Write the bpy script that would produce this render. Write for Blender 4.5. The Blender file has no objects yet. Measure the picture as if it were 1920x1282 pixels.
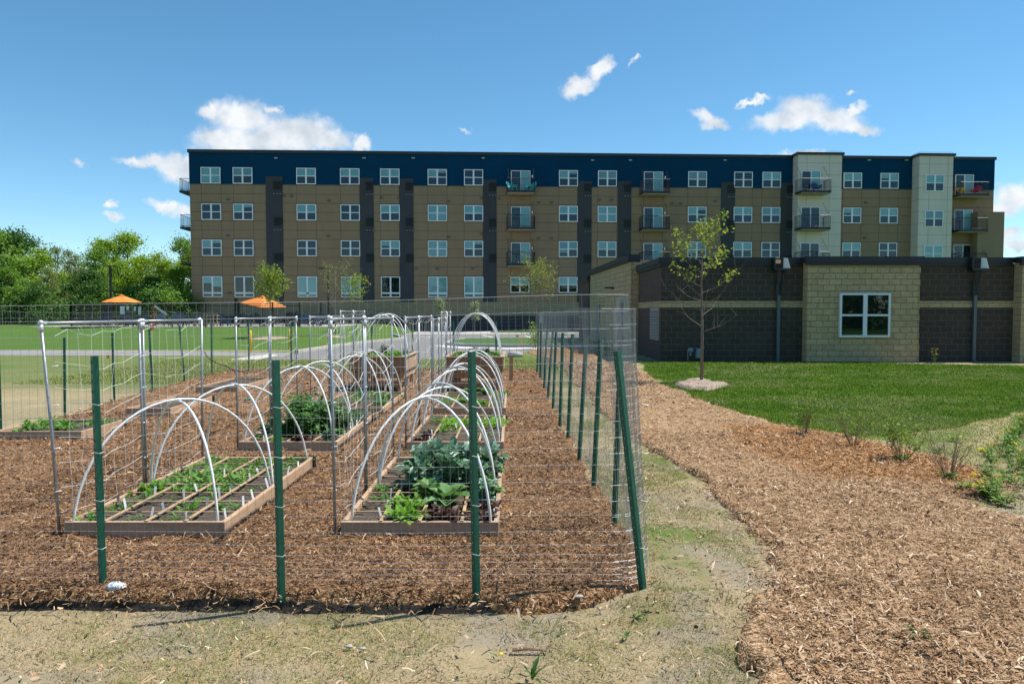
import bpy, math, random
import numpy as np
from mathutils import Vector, Matrix, Euler
R = math.radians
S = bpy.context.scene
C = S.collection

# ------------------------------------------------------------------ camera
F = 1340.0                      # focal length in photograph pixels (photo 1920 x 1282)
EYE = 1.72
PITCH = math.atan(56.0 / F)
cd = bpy.data.cameras.new('camera'); cam = bpy.data.objects.new('camera', cd); C.objects.link(cam)
cam.location = (0, 0, EYE); cam.rotation_euler = (R(90) - PITCH, 0, 0)
cd.sensor_width = 36; cd.lens = F / 1920 * 36; cd.clip_start = 0.1; cd.clip_end = 6000
S.camera = cam

# ------------------------------------------------------------------ light
SUN_AZ = math.atan2(0.966, 0.26)       # clockwise from +Y
SUN_EL = R(62.5)
w = bpy.data.worlds.new('World'); S.world = w; w.use_nodes = True
nt = w.node_tree; nt.nodes.clear()
def N(t, **k):
    n = nt.nodes.new(t)
    for a, v in k.items(): setattr(n, a, v)
    return n
def lk(a, b): nt.links.new(a, b)
sky = N('ShaderNodeTexSky', sky_type='NISHITA', sun_disc=False)
sky.sun_elevation = SUN_EL; sky.sun_rotation = SUN_AZ
sky.air_density = .82; sky.dust_density = 0.0; sky.ozone_density = 2.6; sky.altitude = 250
sl = bpy.data.lights.new('sun', 'SUN'); sl.energy = 4.2; sl.angle = R(0.5); sl.color = (1, .955, .88)
so = bpy.data.objects.new('sun', sl); C.objects.link(so)
sdir = Vector((math.sin(SUN_AZ) * math.cos(SUN_EL), math.cos(SUN_AZ) * math.cos(SUN_EL), math.sin(SUN_EL)))
so.rotation_euler = sdir.to_track_quat('Z', 'Y').to_euler(); so.location = (30, 10, 40)
S.view_settings.view_transform = 'Standard'; S.view_settings.look = 'None'
S.view_settings.exposure = 0.60; S.view_settings.gamma = 1.0

# clouds live in the sky, addressed by direction (x/y, z/y)
def ray(u, v):
    cx = (u - 960) / F; cy = (641 - v) / F
    ct, st = math.cos(PITCH), math.sin(PITCH)
    return Vector((cx, ct + cy * st, -st + cy * ct))
tc = N('ShaderNodeTexCoord'); sp = N('ShaderNodeSeparateXYZ'); lk(tc.outputs['Generated'], sp.inputs[0])
def M(op, a, b=None, c=None, clamp=False):
    n = N('ShaderNodeMath', operation=op); n.use_clamp = clamp
    for i, x in enumerate((a, b, c)):
        if x is None: continue
        if isinstance(x, (int, float)): n.inputs[i].default_value = x
        else: lk(x, n.inputs[i])
    return n.outputs[0]
yy = M('MAXIMUM', sp.outputs['Y'], 0.05)
cu = M('DIVIDE', sp.outputs['X'], yy); cv = M('DIVIDE', sp.outputs['Z'], yy)
cb = N('ShaderNodeCombineXYZ'); lk(cu, cb.inputs[0]); lk(cv, cb.inputs[1])
nz = N('ShaderNodeTexNoise'); nz.inputs['Scale'].default_value = 15; nz.inputs['Detail'].default_value = 9; nz.inputs['Roughness'].default_value = .62
lk(cb.outputs[0], nz.inputs['Vector'])
nz2 = N('ShaderNodeTexNoise'); nz2.inputs['Scale'].default_value = 55; nz2.inputs['Detail'].default_value = 6; nz2.inputs['Roughness'].default_value = .6
lk(cb.outputs[0], nz2.inputs['Vector'])
# warp
wv = N('ShaderNodeVectorMath', operation='MULTIPLY_ADD'); wv.inputs[1].default_value = (.028, .028, 0); 
sb = N('ShaderNodeVectorMath', operation='SUBTRACT'); sb.inputs[1].default_value = (.5, .5, .5); lk(nz2.outputs['Color'], sb.inputs[0])
lk(sb.outputs[0], wv.inputs[0]); lk(cb.outputs[0], wv.inputs[2])
CL = [ # photo x, y, rx, ry, rotation, weight
 (455,222,62,33,5,1),(420,262,62,25,0,1),(540,252,92,34,-6,1),(610,262,50,20,4,1),(470,268,100,24,0,1),(512,205,20,9,20,.8),(395,212,22,13,0,.9),
 (330,315,48,26,15,1),(255,305,38,9,5,.8),(292,302,26,14,0,.9),(350,300,16,12,0,.8),
 (310,386,38,11,8,.9),(345,396,30,12,0,.9),(207,381,13,7,0,.75),(212,405,20,8,15,.75),(150,308,16,7,15,.6),(680,268,21,15,0,.9),
 (1085,160,34,17,-22,1),(1125,132,28,15,-40,1),(1192,112,15,4,-30,.6),
 (1325,222,28,12,25,.9),(1340,235,26,10,0,.9),(1412,190,32,7,-20,.85),(1428,180,14,6,0,.8),
 (1510,205,52,24,0,1),(1470,228,62,18,-6,1),(1560,225,60,24,8,1),(1610,242,40,12,12,1),(1600,208,26,10,-20,.9),(1594,178,12,4,-20,.6),
 (1510,292,60,12,0,.9),(1440,296,22,6,0,.7),(1905,372,52,26,-8,1),(1880,392,40,14,0,.9),(1880,438,42,11,0,.8),(1910,458,40,12,0,.8),(1868,345,14,8,0,.5),(872,246,16,4,10,.45)]
den = None
for (px, py, rx, ry, ro, wt) in CL:
    d = ray(px, py); mp = N('ShaderNodeMapping', vector_type='TEXTURE')
    mp.inputs['Location'].default_value = (d.x / d.y, d.z / d.y, 0)
    mp.inputs['Rotation'].default_value = (0, 0, R(-ro)); mp.inputs['Scale'].default_value = (rx * 1.36 / F, ry * 1.36 / F, 1)
    lk(wv.outputs[0], mp.inputs['Vector'])
    ln = N('ShaderNodeVectorMath', operation='LENGTH'); lk(mp.outputs[0], ln.inputs[0])
    e = M('MULTIPLY_ADD', ln.outputs['Value'], -wt, wt)
    den = e if den is None else M('SMOOTH_MAX', den, e, .25)
nzz = M('MULTIPLY_ADD', nz.outputs['Fac'], .9, -.46)
dens = M('ADD', den, nzz)
mr = N('ShaderNodeMapRange', interpolation_type='SMOOTHSTEP'); mr.inputs['From Min'].default_value = .04; mr.inputs['From Max'].default_value = .66
lk(dens, mr.inputs['Value'])
front = M('GREATER_THAN', sp.outputs['Y'], .06)
alpha = M('MULTIPLY', M('MULTIPLY', mr.outputs[0], front), .95)
# the lumps of a cloud: whiter at the rim, greyer in its thick lower belly
cr = N('ShaderNodeValToRGB'); cr.color_ramp.elements[0].position = .3; cr.color_ramp.elements[0].color = (.40, .45, .50, 1)
cr.color_ramp.elements[1].position = .62; cr.color_ramp.elements[1].color = (.655, .665, .68, 1)
nz3 = N('ShaderNodeTexNoise'); nz3.inputs['Scale'].default_value = 22; nz3.inputs['Detail'].default_value = 7; nz3.inputs['Roughness'].default_value = .55; lk(cb.outputs[0], nz3.inputs['Vector'])
lk(nz3.outputs['Fac'], cr.inputs[0])
hs = N('ShaderNodeHueSaturation'); hs.inputs['Saturation'].default_value = 1.17; hs.inputs['Value'].default_value = .92; hs.inputs['Hue'].default_value = .485
lk(sky.outputs[0], hs.inputs['Color'])
SKY_K = .12
cs = N('ShaderNodeMix', data_type='RGBA', blend_type='MULTIPLY'); cs.inputs[0].default_value = 1
lk(cr.outputs[0], cs.inputs[6]); cs.inputs[7].default_value = (1 / SKY_K, 1 / SKY_K, 1 / SKY_K, 1)
mx = N('ShaderNodeMix', data_type='RGBA'); lk(alpha, mx.inputs[0]); lk(hs.outputs[0], mx.inputs[6]); lk(cs.outputs[2], mx.inputs[7])
bg = N('ShaderNodeBackground'); bg.inputs['Strength'].default_value = SKY_K; lk(mx.outputs[2], bg.inputs['Color'])
wo = N('ShaderNodeOutputWorld'); lk(bg.outputs[0], wo.inputs[0])

# ------------------------------------------------------------------ helpers
def G(u, v, z=0.0):
    d = ray(u, v); t = (z - EYE) / d.z
    return Vector((d.x * t, d.y * t, z))
def at(u, v, Y):
    d = ray(u, v); t = Y / d.y
    return Vector((d.x * t, Y, EYE + d.z * t))
_rs = np.random.RandomState(7); _H = _rs.rand(256, 256)
def vn(x, y, s, seed=0):
    """smooth value noise 0..1"""
    x = np.asarray(x, float) / s + seed * 17.3; y = np.asarray(y, float) / s + seed * 9.7
    xi = np.floor(x).astype(int); yi = np.floor(y).astype(int); fx = x - xi; fy = y - yi
    fx = fx * fx * (3 - 2 * fx); fy = fy * fy * (3 - 2 * fy)
    a = _H[xi % 256, yi % 256]; b = _H[(xi + 1) % 256, yi % 256]; c = _H[xi % 256, (yi + 1) % 256]; d = _H[(xi + 1) % 256, (yi + 1) % 256]
    return (a * (1 - fx) + b * fx) * (1 - fy) + (c * (1 - fx) + d * fx) * fy
def sst(a, b, x):
    t = np.clip((np.asarray(x, float) - a) / (b - a), 0, 1); return t * t * (3 - 2 * t)
def terrain(x, y):
    x = np.asarray(x, float); y = np.asarray(y, float)
    return sst(-8.0, -11.5, x) * np.clip((y - 33) * .0405, 0, .67) + sst(-20, -60, x) * sst(40, 80, y) * .4
def TZ(x, y): return float(terrain(x, y))
def sdist(poly, X, Y):
    """signed distance to polygon, positive inside"""
    P = np.array([(p[0], p[1]) for p in poly]); n = len(P)
    d = np.full(X.shape, 1e9); ins = np.zeros(X.shape, bool)
    for i in range(n):
        ax, ay = P[i]; bx, by = P[(i + 1) % n]
        ex, ey = bx - ax, by - ay; L = ex * ex + ey * ey + 1e-12
        t = np.clip(((X - ax) * ex + (Y - ay) * ey) / L, 0, 1)
        d = np.minimum(d, np.hypot(X - ax - t * ex, Y - ay - t * ey))
        c = ((ay > Y) != (by > Y)) & (X < (bx - ax) * (Y - ay) / (by - ay + 1e-12) + ax)
        ins ^= c
    return np.where(ins, d, -d)

def lin(c): return tuple(((x / 255) / 12.92 if x / 255 <= .04045 else ((x / 255 + .055) / 1.055) ** 2.4) for x in c)
MT = {}
def mat(name, col, rough=.7, var=.0, vscale=8, bump=0, bscale=40, metal=0, spec=.5, coat=0, col2=None, detail=4, stretch=None, trans=0):
    if name in MT: return MT[name]
    m = bpy.data.materials.new(name); m.use_nodes = True; t = m.node_tree; b = t.nodes['Principled BSDF']
    b.inputs['Base Color'].default_value = (*col, 1); b.inputs['Roughness'].default_value = rough; b.inputs['Metallic'].default_value = metal
    b.inputs['Specular IOR Level'].default_value = spec; b.inputs['Coat Weight'].default_value = coat
    co = None
    if var or bump or col2:
        co = t.nodes.new('ShaderNodeTexCoord').outputs['Object']
        if stretch:
            mp = t.nodes.new('ShaderNodeMapping'); mp.inputs['Scale'].default_value = stretch; t.links.new(co, mp.inputs[0]); co = mp.outputs[0]
    if var or col2:
        n = t.nodes.new('ShaderNodeTexNoise'); n.inputs['Scale'].default_value = vscale; n.inputs['Detail'].default_value = detail; n.inputs['Roughness'].default_value = .65
        t.links.new(co, n.inputs['Vector'])
        r = t.nodes.new('ShaderNodeValToRGB'); r.color_ramp.elements[0].position = .3; r.color_ramp.elements[1].position = .7
        r.color_ramp.elements[0].color = (*[c * (1 - var) for c in col], 1)
        r.color_ramp.elements[1].color = (*(col2 if col2 else [min(1, c * (1 + var)) for c in col]), 1)
        t.links.new(n.outputs['Fac'], r.inputs[0]); t.links.new(r.outputs[0], b.inputs['Base Color'])
    if bump:
        n = t.nodes.new('ShaderNodeTexNoise'); n.inputs['Scale'].default_value = bscale; n.inputs['Detail'].default_value = 5
        t.links.new(co, n.inputs['Vector'])
        bp = t.nodes.new('ShaderNodeBump'); bp.inputs['Strength'].default_value = bump; bp.inputs['Distance'].default_value = .02
        t.links.new(n.outputs['Fac'], bp.inputs['Height']); t.links.new(bp.outputs[0], b.inputs['Normal'])
    MT[name] = m; return m
def island_mat(name, cols, rough=.75, trans=.0, spec=.3, patch=None, pscale=1.6):
    """colour differs from leaf to leaf / chip to chip"""
    if name in MT: return MT[name]
    m = bpy.data.materials.new(name); m.use_nodes = True; t = m.node_tree; b = t.nodes['Principled BSDF']
    g = t.nodes.new('ShaderNodeNewGeometry'); r = t.nodes.new('ShaderNodeValToRGB')
    while len(r.color_ramp.elements) < len(cols): r.color_ramp.elements.new(.5)
    for i, c in enumerate(cols):
        r.color_ramp.elements[i].position = i / (len(cols) - 1); r.color_ramp.elements[i].color = (*c, 1)
    t.links.new(g.outputs['Random Per Island'], r.inputs[0]); t.links.new(r.outputs[0], b.inputs['Base Color'])
    b.inputs['Roughness'].default_value = rough; b.inputs['Specular IOR Level'].default_value = spec
    if patch:   # damp, trodden or worn patches with a shape of their own
        co = t.nodes.new('ShaderNodeTexCoord'); pn = t.nodes.new('ShaderNodeTexNoise'); pn.inputs['Scale'].default_value = pscale; pn.inputs['Detail'].default_value = 5; pn.inputs['Roughness'].default_value = .65; t.links.new(co.outputs['Object'], pn.inputs[0])
        pr = t.nodes.new('ShaderNodeValToRGB'); pr.color_ramp.elements[0].position = .36; pr.color_ramp.elements[0].color = (*patch[0], 1); pr.color_ramp.elements[1].position = .64; pr.color_ramp.elements[1].color = (*patch[1], 1); t.links.new(pn.outputs['Fac'], pr.inputs[0])
        pm = t.nodes.new('ShaderNodeMix'); pm.data_type = 'RGBA'; pm.blend_type = 'MULTIPLY'; pm.inputs[0].default_value = 1; t.links.new(r.outputs[0], pm.inputs[6]); t.links.new(pr.outputs[0], pm.inputs[7]); t.links.new(pm.outputs[2], b.inputs['Base Color'])
    if trans:
        tr = t.nodes.new('ShaderNodeBsdfTranslucent'); mxs = t.nodes.new('ShaderNodeMixShader'); mxs.inputs[0].default_value = trans
        hv = t.nodes.new('ShaderNodeHueSaturation'); hv.inputs['Value'].default_value = 1.3; hv.inputs['Hue'].default_value = .485; t.links.new(r.outputs[0], hv.inputs['Color'])
        t.links.new(hv.outputs[0], tr.inputs['Color'])
        t.links.new(b.outputs[0], mxs.inputs[1]); t.links.new(tr.outputs[0], mxs.inputs[2]); t.links.new(mxs.outputs[0], t.nodes['Material Output'].inputs[0])
    MT[name] = m; return m

class MB:
    def __init__(s): s.v = []; s.f = []
    def add(s, vs, fs):
        o = len(s.v); s.v += [tuple(p) for p in vs]; s.f += [tuple(i + o for i in f) for f in fs]; return s
    def box(s, a, b, mtx=None):
        x0, y0, z0 = a; x1, y1, z1 = b
        vs = [(x0,y0,z0),(x1,y0,z0),(x1,y1,z0),(x0,y1,z0),(x0,y0,z1),(x1,y0,z1),(x1,y1,z1),(x0,y1,z1)]
        if mtx: vs = [mtx @ Vector(p) for p in vs]
        return s.add(vs, [(0,3,2,1),(4,5,6,7),(0,1,5,4),(1,2,6,5),(2,3,7,6),(3,0,4,7)])
    def tube(s, pts, r, n=8, cap=True):
        pts = [Vector(p) for p in pts]; m = len(pts); rs = r if isinstance(r, (list, tuple)) else [r] * m
        rings = []; up = None
        for i, p in enumerate(pts):
            d = (pts[min(i + 1, m - 1)] - pts[max(i - 1, 0)])
            d = d.normalized() if d.length > 1e-9 else Vector((0, 0, 1))
            if up is None: up = Vector((0, 0, 1)) if abs(d.z) < .9 else Vector((1, 0, 0))
            a = d.cross(up); a = a.normalized() if a.length > 1e-6 else d.orthogonal().normalized()
            b = d.cross(a).normalized(); up = -b if False else up
            rings.append([p + (a * math.cos(2 * math.pi * k / n) + b * math.sin(2 * math.pi * k / n)) * rs[i] for k in range(n)])
        vs = [q for g in rings for q in g]; fs = []
        for i in range(m - 1):
            for k in range(n):
                k2 = (k + 1) % n; fs.append((i * n + k, i * n + k2, (i + 1) * n + k2, (i + 1) * n + k))
        if cap and n > 2: fs.append(tuple(range(n - 1, -1, -1))); fs.append(tuple((m - 1) * n + k for k in range(n)))
        return s.add(vs, fs)
    def prism(s, poly, z0, z1):
        n = len(poly); vs = [(p[0], p[1], z0) for p in poly] + [(p[0], p[1], z1) for p in poly]
        fs = [tuple(range(n - 1, -1, -1)), tuple(range(n, 2 * n))] + [(i, (i + 1) % n, n + (i + 1) % n, n + i) for i in range(n)]
        return s.add(vs, fs)
    def sphere(s, c, r, n=8, m=6, jit=0, rnd=None):
        c = Vector(c); vs = []; rr = r if isinstance(r, (tuple, list)) else (r, r, r)
        for i in range(m + 1):
            th = math.pi * i / m
            for k in range(n):
                ph = 2 * math.pi * k / n; q = 1 + (rnd.uniform(-jit, jit) if jit else 0)
                vs.append(c + Vector((rr[0] * math.sin(th) * math.cos(ph) * q, rr[1] * math.sin(th) * math.sin(ph) * q, rr[2] * math.cos(th) * q)))
        fs = [(i * n + k, (i + 1) * n + k, (i + 1) * n + (k + 1) % n, i * n + (k + 1) % n) for i in range(m) for k in range(n)]
        return s.add(vs, fs)
    def mesh(s, name, m, smooth=False):
        me = bpy.data.meshes.new(name); me.from_pydata(s.v, [], s.f); me.materials.append(m)
        if smooth: me.shade_smooth()
        me.update(); return me
def obj(name, mb, m, parent=None, loc=None, smooth=False, bevel=0):
    me = mb.mesh(name, m, smooth) if isinstance(mb, MB) else mb
    o = bpy.data.objects.new(name, me); C.objects.link(o)
    if parent: o.parent = parent
    if loc is not None: o.location = loc
    if bevel:
        bv = o.modifiers.new('bevel', 'BEVEL'); bv.width = bevel; bv.segments = 2; bv.limit_method = 'ANGLE'
    return o
def tag(o, label=None, cat=None, group=None, kind=None):
    if label: o['label'] = label
    if cat: o['category'] = cat
    if group: o['group'] = group
    if kind: o['kind'] = kind
    return o
def thing(name, label, cat, loc=(0, 0, 0), rz=0, group=None):
    o = bpy.data.objects.new(name, None); C.objects.link(o); o.location = loc; o.rotation_euler = (0, 0, rz); o.empty_display_size = .2
    return tag(o, label, cat, group)
def struct(o): o['kind'] = 'structure'; return o
def copy_tree(o, parent=None):
    c = o.copy(); C.objects.link(c); c.parent = parent
    for ch in list(o.children): copy_tree(ch, c)
    return c
def npmesh(name, V, Fq, m, smooth=False):
    """V (n,3), Fq (k,3|4)"""
    me = bpy.data.meshes.new(name); k, c = Fq.shape
    me.vertices.add(len(V)); me.vertices.foreach_set('co', np.ascontiguousarray(V, dtype=np.float32).ravel())
    me.loops.add(k * c); me.loops.foreach_set('vertex_index', np.ascontiguousarray(Fq, dtype=np.int32).ravel())
    me.polygons.add(k); me.polygons.foreach_set('loop_start', np.arange(0, k * c, c, dtype=np.int32)); me.polygons.foreach_set('loop_total', np.full(k, c, dtype=np.int32))
    me.materials.append(m)
    if smooth: me.polygons.foreach_set('use_smooth', np.ones(k, dtype=bool))
    me.update(calc_edges=True); return me
def attr(me, name, vals):
    a = me.attributes.new(name, 'FLOAT', 'POINT'); a.data.foreach_set('value', np.ascontiguousarray(vals, dtype=np.float32).ravel())
# ------------------------------------------------------------------ ground
def gp(pts, z=0.0): return [(G(u, v, z).x, G(u, v, z).y) for u, v in pts]
BED_Z = .13
GARDEN = [(-7.9, 4.30), (-5, 4.23), (-3, 4.24), (-1.5, 4.28), (-.2, 4.26), (.50, 4.27), (.86, 4.40), (.92, 5.0), (.86, 7.5), (.81, 10), (.80, 14), (.82, 20.5), (.7, 21.3), (-8.2, 21.2), (-8.35, 19.5), (-8.15, 17.6), (-7.75, 13.8), (-7.5, 12), (-7.35, 10.6), (-7.6, 8)]
PATH = gp([(985, 660), (1010, 655), (1060, 653), (1105, 655), (1150, 668), (1190, 690), (1202, 699), (1238, 722), (1300, 745), (1364, 767), (1482, 804), (1590, 821), (1670, 840), (1764, 863), (1857, 891), (1886, 910), (1876, 930), (1850, 938), (1800, 932), (1848, 957), (1930, 985)]) \
    + [(5.2, 4.6), (5.2, 1.6), (1.3, 1.6)] + gp([(1435, 1281), (1425, 1197), (1437, 1103), (1425, 1032), (1378, 962), (1289, 887), (1235, 850), (1200, 825), (1150, 788), (1100, 742), (1070, 712), (1050, 690), (1020, 672)])
RING = gp([(1262, 722), (1285, 716), (1315, 714), (1345, 717), (1358, 726), (1330, 733), (1290, 731)])
LAWN_R = gp([(1195, 676), (1240, 678), (1500, 678), (2100, 690), (2100, 770), (1920, 775), (1830, 788), (1740, 808), (1660, 822), (1590, 821), (1482, 804), (1364, 767), (1238, 722)])
def axis(segs):
    out = []
    for a, b, st in segs: out += list(np.arange(a, b, st))
    return np.array(out)
gx = axis([(-3000, -300, 450), (-300, -100, 40), (-100, -30, 4), (-30, -9, .6), (-9, 11, .16), (11, 30, .6), (30, 100, 6), (100, 300, 40), (300, 3001, 450)])
gy = axis([(-600, -60, 90), (-60, 0, 12), (0, 2.2, .5), (2.2, 14, .12), (14, 36, .3), (36, 64, .7), (64, 120, 4), (120, 300, 30), (300, 5001, 700)])
X, Y = np.meshgrid(gx, gy)
near = np.clip(1 - (np.abs(X - 1) - 6) / 4, 0, 1) * np.clip(1 - (Y - 10) / 6, 0, 1) * (Y > 0)
sdG = sdist(GARDEN, X, Y); sdP = sdist(PATH, X, Y); sdL = sdist(LAWN_R, X, Y)
def relief(x, y):
    n = np.clip(1 - (np.abs(x - 1) - 6) / 4, 0, 1) * np.clip(1 - (y - 10) / 6, 0, 1) * (y > 0)
    return n * ((vn(x, y, .55, 3) - .5) * .035 + (vn(x, y, .2, 5) - .5) * .012) - n * .012 - .09 * sst(4.42, 4.15, y) * sst(1.9, .8, x) * sst(-12, -9, x) - .07 * sst(.0, .14, sdist(GARDEN, x, y)) - .05 * sst(.05, .2, sdist(PATH, x, y))
Zg = terrain(X, Y) + relief(X, Y)
rough = (vn(X, Y, .8, 1) - .5) * .5 + (vn(X, Y, .3, 2) - .5) * .2
lushR = sst(-.15, .35, sdL + rough * .5) * (.95 - .35 * sst(.55, .8, vn(X, Y, 1.6, 8)) * sst(16, 9, Y))
fore = .03 + .20 * sst(.45, .8, vn(X, Y, .5, 11)) + .30 * sst(0, 1.2, X) * sst(.35, .75, vn(X, Y, .35, 12))
back = sst(18.5, 20.5, Y) * .62 * (X < 2)
left = np.where(X < -7.5, .06 + .12 * vn(X * .3, Y, .5, 77) + .36 * sst(15.2, 17.5, Y + .18 * (X + 12) + rough * 1.2), 0)
leftfar = sst(31.6, 32.4, Y) * .66
lush = np.maximum.reduce([lushR, fore, back * (.75 + .5 * (vn(X, Y, 2, 4) - .5)), left, leftfar]) + (vn(X, Y, .22, 21) - .5) * .10
lush = np.where((X < -7.5) & (Y < 15), np.minimum(lush, .16), lush)
lush = np.where(Y < -2, .9, lush); lush = np.where((X < 0) & (Y > 32.2) , np.maximum(lush, .62 + .25 * (vn(X, Y * .5, 3.5, 66) - .5)), lush)
lush = np.where((X >= 0) & (Y > 44), .8, lush)
verge = ((Y > 31.2) & (Y < 32.6) & (X < -9)); lush = np.where(verge, .25, lush)
dirt = .85 * sst(.50, .72, vn(X, Y, .55, 31) * .45 + vn(X, Y, .2, 32) * .55) * (1 - sst(.3, .6, lush)) * np.clip(1 - (Y - 8) / 4, .15, 1)
V = np.stack([X, Y, Zg], -1).reshape(-1, 3); ny, nx = X.shape
idx = np.arange(ny * nx).reshape(ny, nx)
Fq = np.stack([idx[:-1, :-1], idx[:-1, 1:], idx[1:, 1:], idx[1:, :-1]], -1).reshape(-1, 4)
def ground_mat():
    m = bpy.data.materials.new('grass_ground'); m.use_nodes = True; t = m.node_tree; b = t.nodes['Principled BSDF']
    def n(k): return t.nodes.new(k)
    def L(a, c): t.links.new(a, c)
    co = n('ShaderNodeTexCoord').outputs['Object']
    al = n('ShaderNodeAttribute'); al.attribute_name = 'lush'; ad = n('ShaderNodeAttribute'); ad.attribute_name = 'dirt'
    n1 = n('ShaderNodeTexNoise'); n1.inputs['Scale'].default_value = 9; n1.inputs['Detail'].default_value = 8; n1.inputs['Roughness'].default_value = .7; L(co, n1.inputs[0])
    n2 = n('ShaderNodeTexNoise'); n2.inputs['Scale'].default_value = 60; n2.inputs['Detail'].default_value = 6; n2.inputs['Roughness'].default_value = .7; L(co, n2.inputs[0])
    m1 = n('ShaderNodeMath'); m1.operation = 'MULTIPLY_ADD'; L(n1.outputs['Fac'], m1.inputs[0]); m1.inputs[1].default_value = .6; L(al.outputs['Fac'], m1.inputs[2])
    m2 = n('ShaderNodeMath'); m2.operation = 'MULTIPLY_ADD'; L(n2.outputs['Fac'], m2.inputs[0]); m2.inputs[1].default_value = .4; L(m1.outputs[0], m2.inputs[2])
    m3 = n('ShaderNodeMath'); m3.operation = 'SUBTRACT'; L(m2.outputs[0], m3.inputs[0]); m3.inputs[1].default_value = .50
    r = n('ShaderNodeValToRGB'); e = r.color_ramp.elements
    cols = [(0, (.40, .315, .185)), (.16, (.33, .265, .145)), (.34, (.22, .205, .085)), (.6, (.09, .16, .025)), (1, (.034, .11, .006))]
    while len(e) < len(cols): e.new(.5)
    for i, (p, c) in enumerate(cols): e[i].position = p; e[i].color = (*c, 1)
    L(m3.outputs[0], r.inputs[0])
    rd = n('ShaderNodeValToRGB'); rd.color_ramp.elements[0].color = (.22, .185, .135, 1); rd.color_ramp.elements[1].color = (.37, .315, .235, 1); L(n2.outputs['Fac'], rd.inputs[0])
    mx = n('ShaderNodeMix'); mx.data_type = 'RGBA'; L(ad.outputs['Fac'], mx.inputs[0]); L(r.outputs[0], mx.inputs[6]); L(rd.outputs[0], mx.inputs[7])
    L(mx.outputs[2], b.inputs['Base Color']); b.inputs['Roughness'].default_value = .9; b.inputs['Specular IOR Level'].default_value = .15
    bp = n('ShaderNodeBump'); bp.inputs['Strength'].default_value = .7; bp.inputs['Distance'].default_value = .02; L(n2.outputs['Fac'], bp.inputs['Height']); L(bp.outputs[0], b.inputs['Normal'])
    return m
me = npmesh('ground', V, Fq, ground_mat(), True); attr(me, 'lush', lush); attr(me, 'dirt', dirt)
struct(obj('ground', me, None))

# ------------------------------------------------------------------ mulch
def mulch_mat(name, dark, mid, light):
    m = bpy.data.materials.new(name); m.use_nodes = True; t = m.node_tree; b = t.nodes['Principled BSDF']
    co = t.nodes.new('ShaderNodeTexCoord').outputs['Object']; ao = t.nodes.new('ShaderNodeAttribute'); ao.attribute_name = 'orange'
    n0 = t.nodes.new('ShaderNodeTexNoise'); n0.inputs['Scale'].default_value = 18; n0.inputs['Detail'].default_value = 2; t.links.new(co, n0.inputs[0])
    wp = t.nodes.new('ShaderNodeMapping'); wp.inputs['Scale'].default_value = (60, 85, 60); t.links.new(co, wp.inputs[0])
    mv = t.nodes.new('ShaderNodeVectorMath'); mv.operation = 'MULTIPLY_ADD'; mv.inputs[1].default_value = (5, 5, 5); t.links.new(n0.outputs['Color'], mv.inputs[0]); t.links.new(wp.outputs[0], mv.inputs[2])
    vo = t.nodes.new('ShaderNodeTexVoronoi'); vo.inputs['Scale'].default_value = 1; vo.inputs['Randomness'].default_value = 1; t.links.new(mv.outputs[0], vo.inputs['Vector'])
    sx = t.nodes.new('ShaderNodeSeparateColor'); t.links.new(vo.outputs['Color'], sx.inputs[0])
    n2 = t.nodes.new('ShaderNodeTexNoise'); n2.inputs['Scale'].default_value = 3; n2.inputs['Detail'].default_value = 5; t.links.new(co, n2.inputs[0])
    ma = t.nodes.new('ShaderNodeMath'); ma.operation = 'MULTIPLY_ADD'; t.links.new(n2.outputs['Fac'], ma.inputs[0]); ma.inputs[1].default_value = .5; t.links.new(sx.outputs[0], ma.inputs[2])
    mb_ = t.nodes.new('ShaderNodeMath'); mb_.operation = 'SUBTRACT'; t.links.new(ma.outputs[0], mb_.inputs[0]); mb_.inputs[1].default_value = .25
    r = t.nodes.new('ShaderNodeValToRGB'); e = r.color_ramp.elements; e.new(.5)
    for i, (p, c) in enumerate(((0.05, dark), (.45, mid), (.95, light))): e[i].position = p; e[i].color = (*c, 1)
    t.links.new(mb_.outputs[0], r.inputs[0])
    tint = t.nodes.new('ShaderNodeMix'); tint.data_type = 'RGBA'; tint.blend_type = 'MULTIPLY'; t.links.new(ao.outputs['Fac'], tint.inputs[0]); t.links.new(r.outputs[0], tint.inputs[6]); tint.inputs[7].default_value = (.95, .72, .5, 1)
    t.links.new(tint.outputs[2], b.inputs['Base Color']); b.inputs['Roughness'].default_value = .85; b.inputs['Specular IOR Level'].default_value = .2
    bp = t.nodes.new('ShaderNodeBump'); bp.inputs['Strength'].default_value = .8; bp.inputs['Distance'].default_value = .015; t.links.new(vo.outputs['Distance'], bp.inputs['Height']); bp.invert = True; t.links.new(bp.outputs[0], b.inputs['Normal'])
    return m
ORANGE = gp([(1480, 806), (1364, 800), (1420, 860), (1560, 900), (1700, 905), (1800, 925), (1890, 945), (1900, 900), (1764, 863), (1670, 838), (1590, 819)])
ORANGE2 = gp([(985, 660), (1010, 652), (1110, 652), (1160, 668), (1060, 672)])
def mulch_h(sd, x, y, top):
    e = sd + ((vn(x, y, .22, 41) - .5) * .12 + (vn(x, y, .6, 42) - .5) * .16) * (1 + .6 * (x > 1.05)) - .02 * (x < 1.05)
    return top * sst(-.02, .06, e) + (1 - sst(-.03, .02, e)) * -.15 + sst(0, .2, e) * ((vn(x, y, .5, 43) - .5) * .035 + (vn(x, y, .13, 44) - .5) * .022 + (vn(x, y, .06, 45) - .5) * .012) + terrain(x, y)
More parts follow.
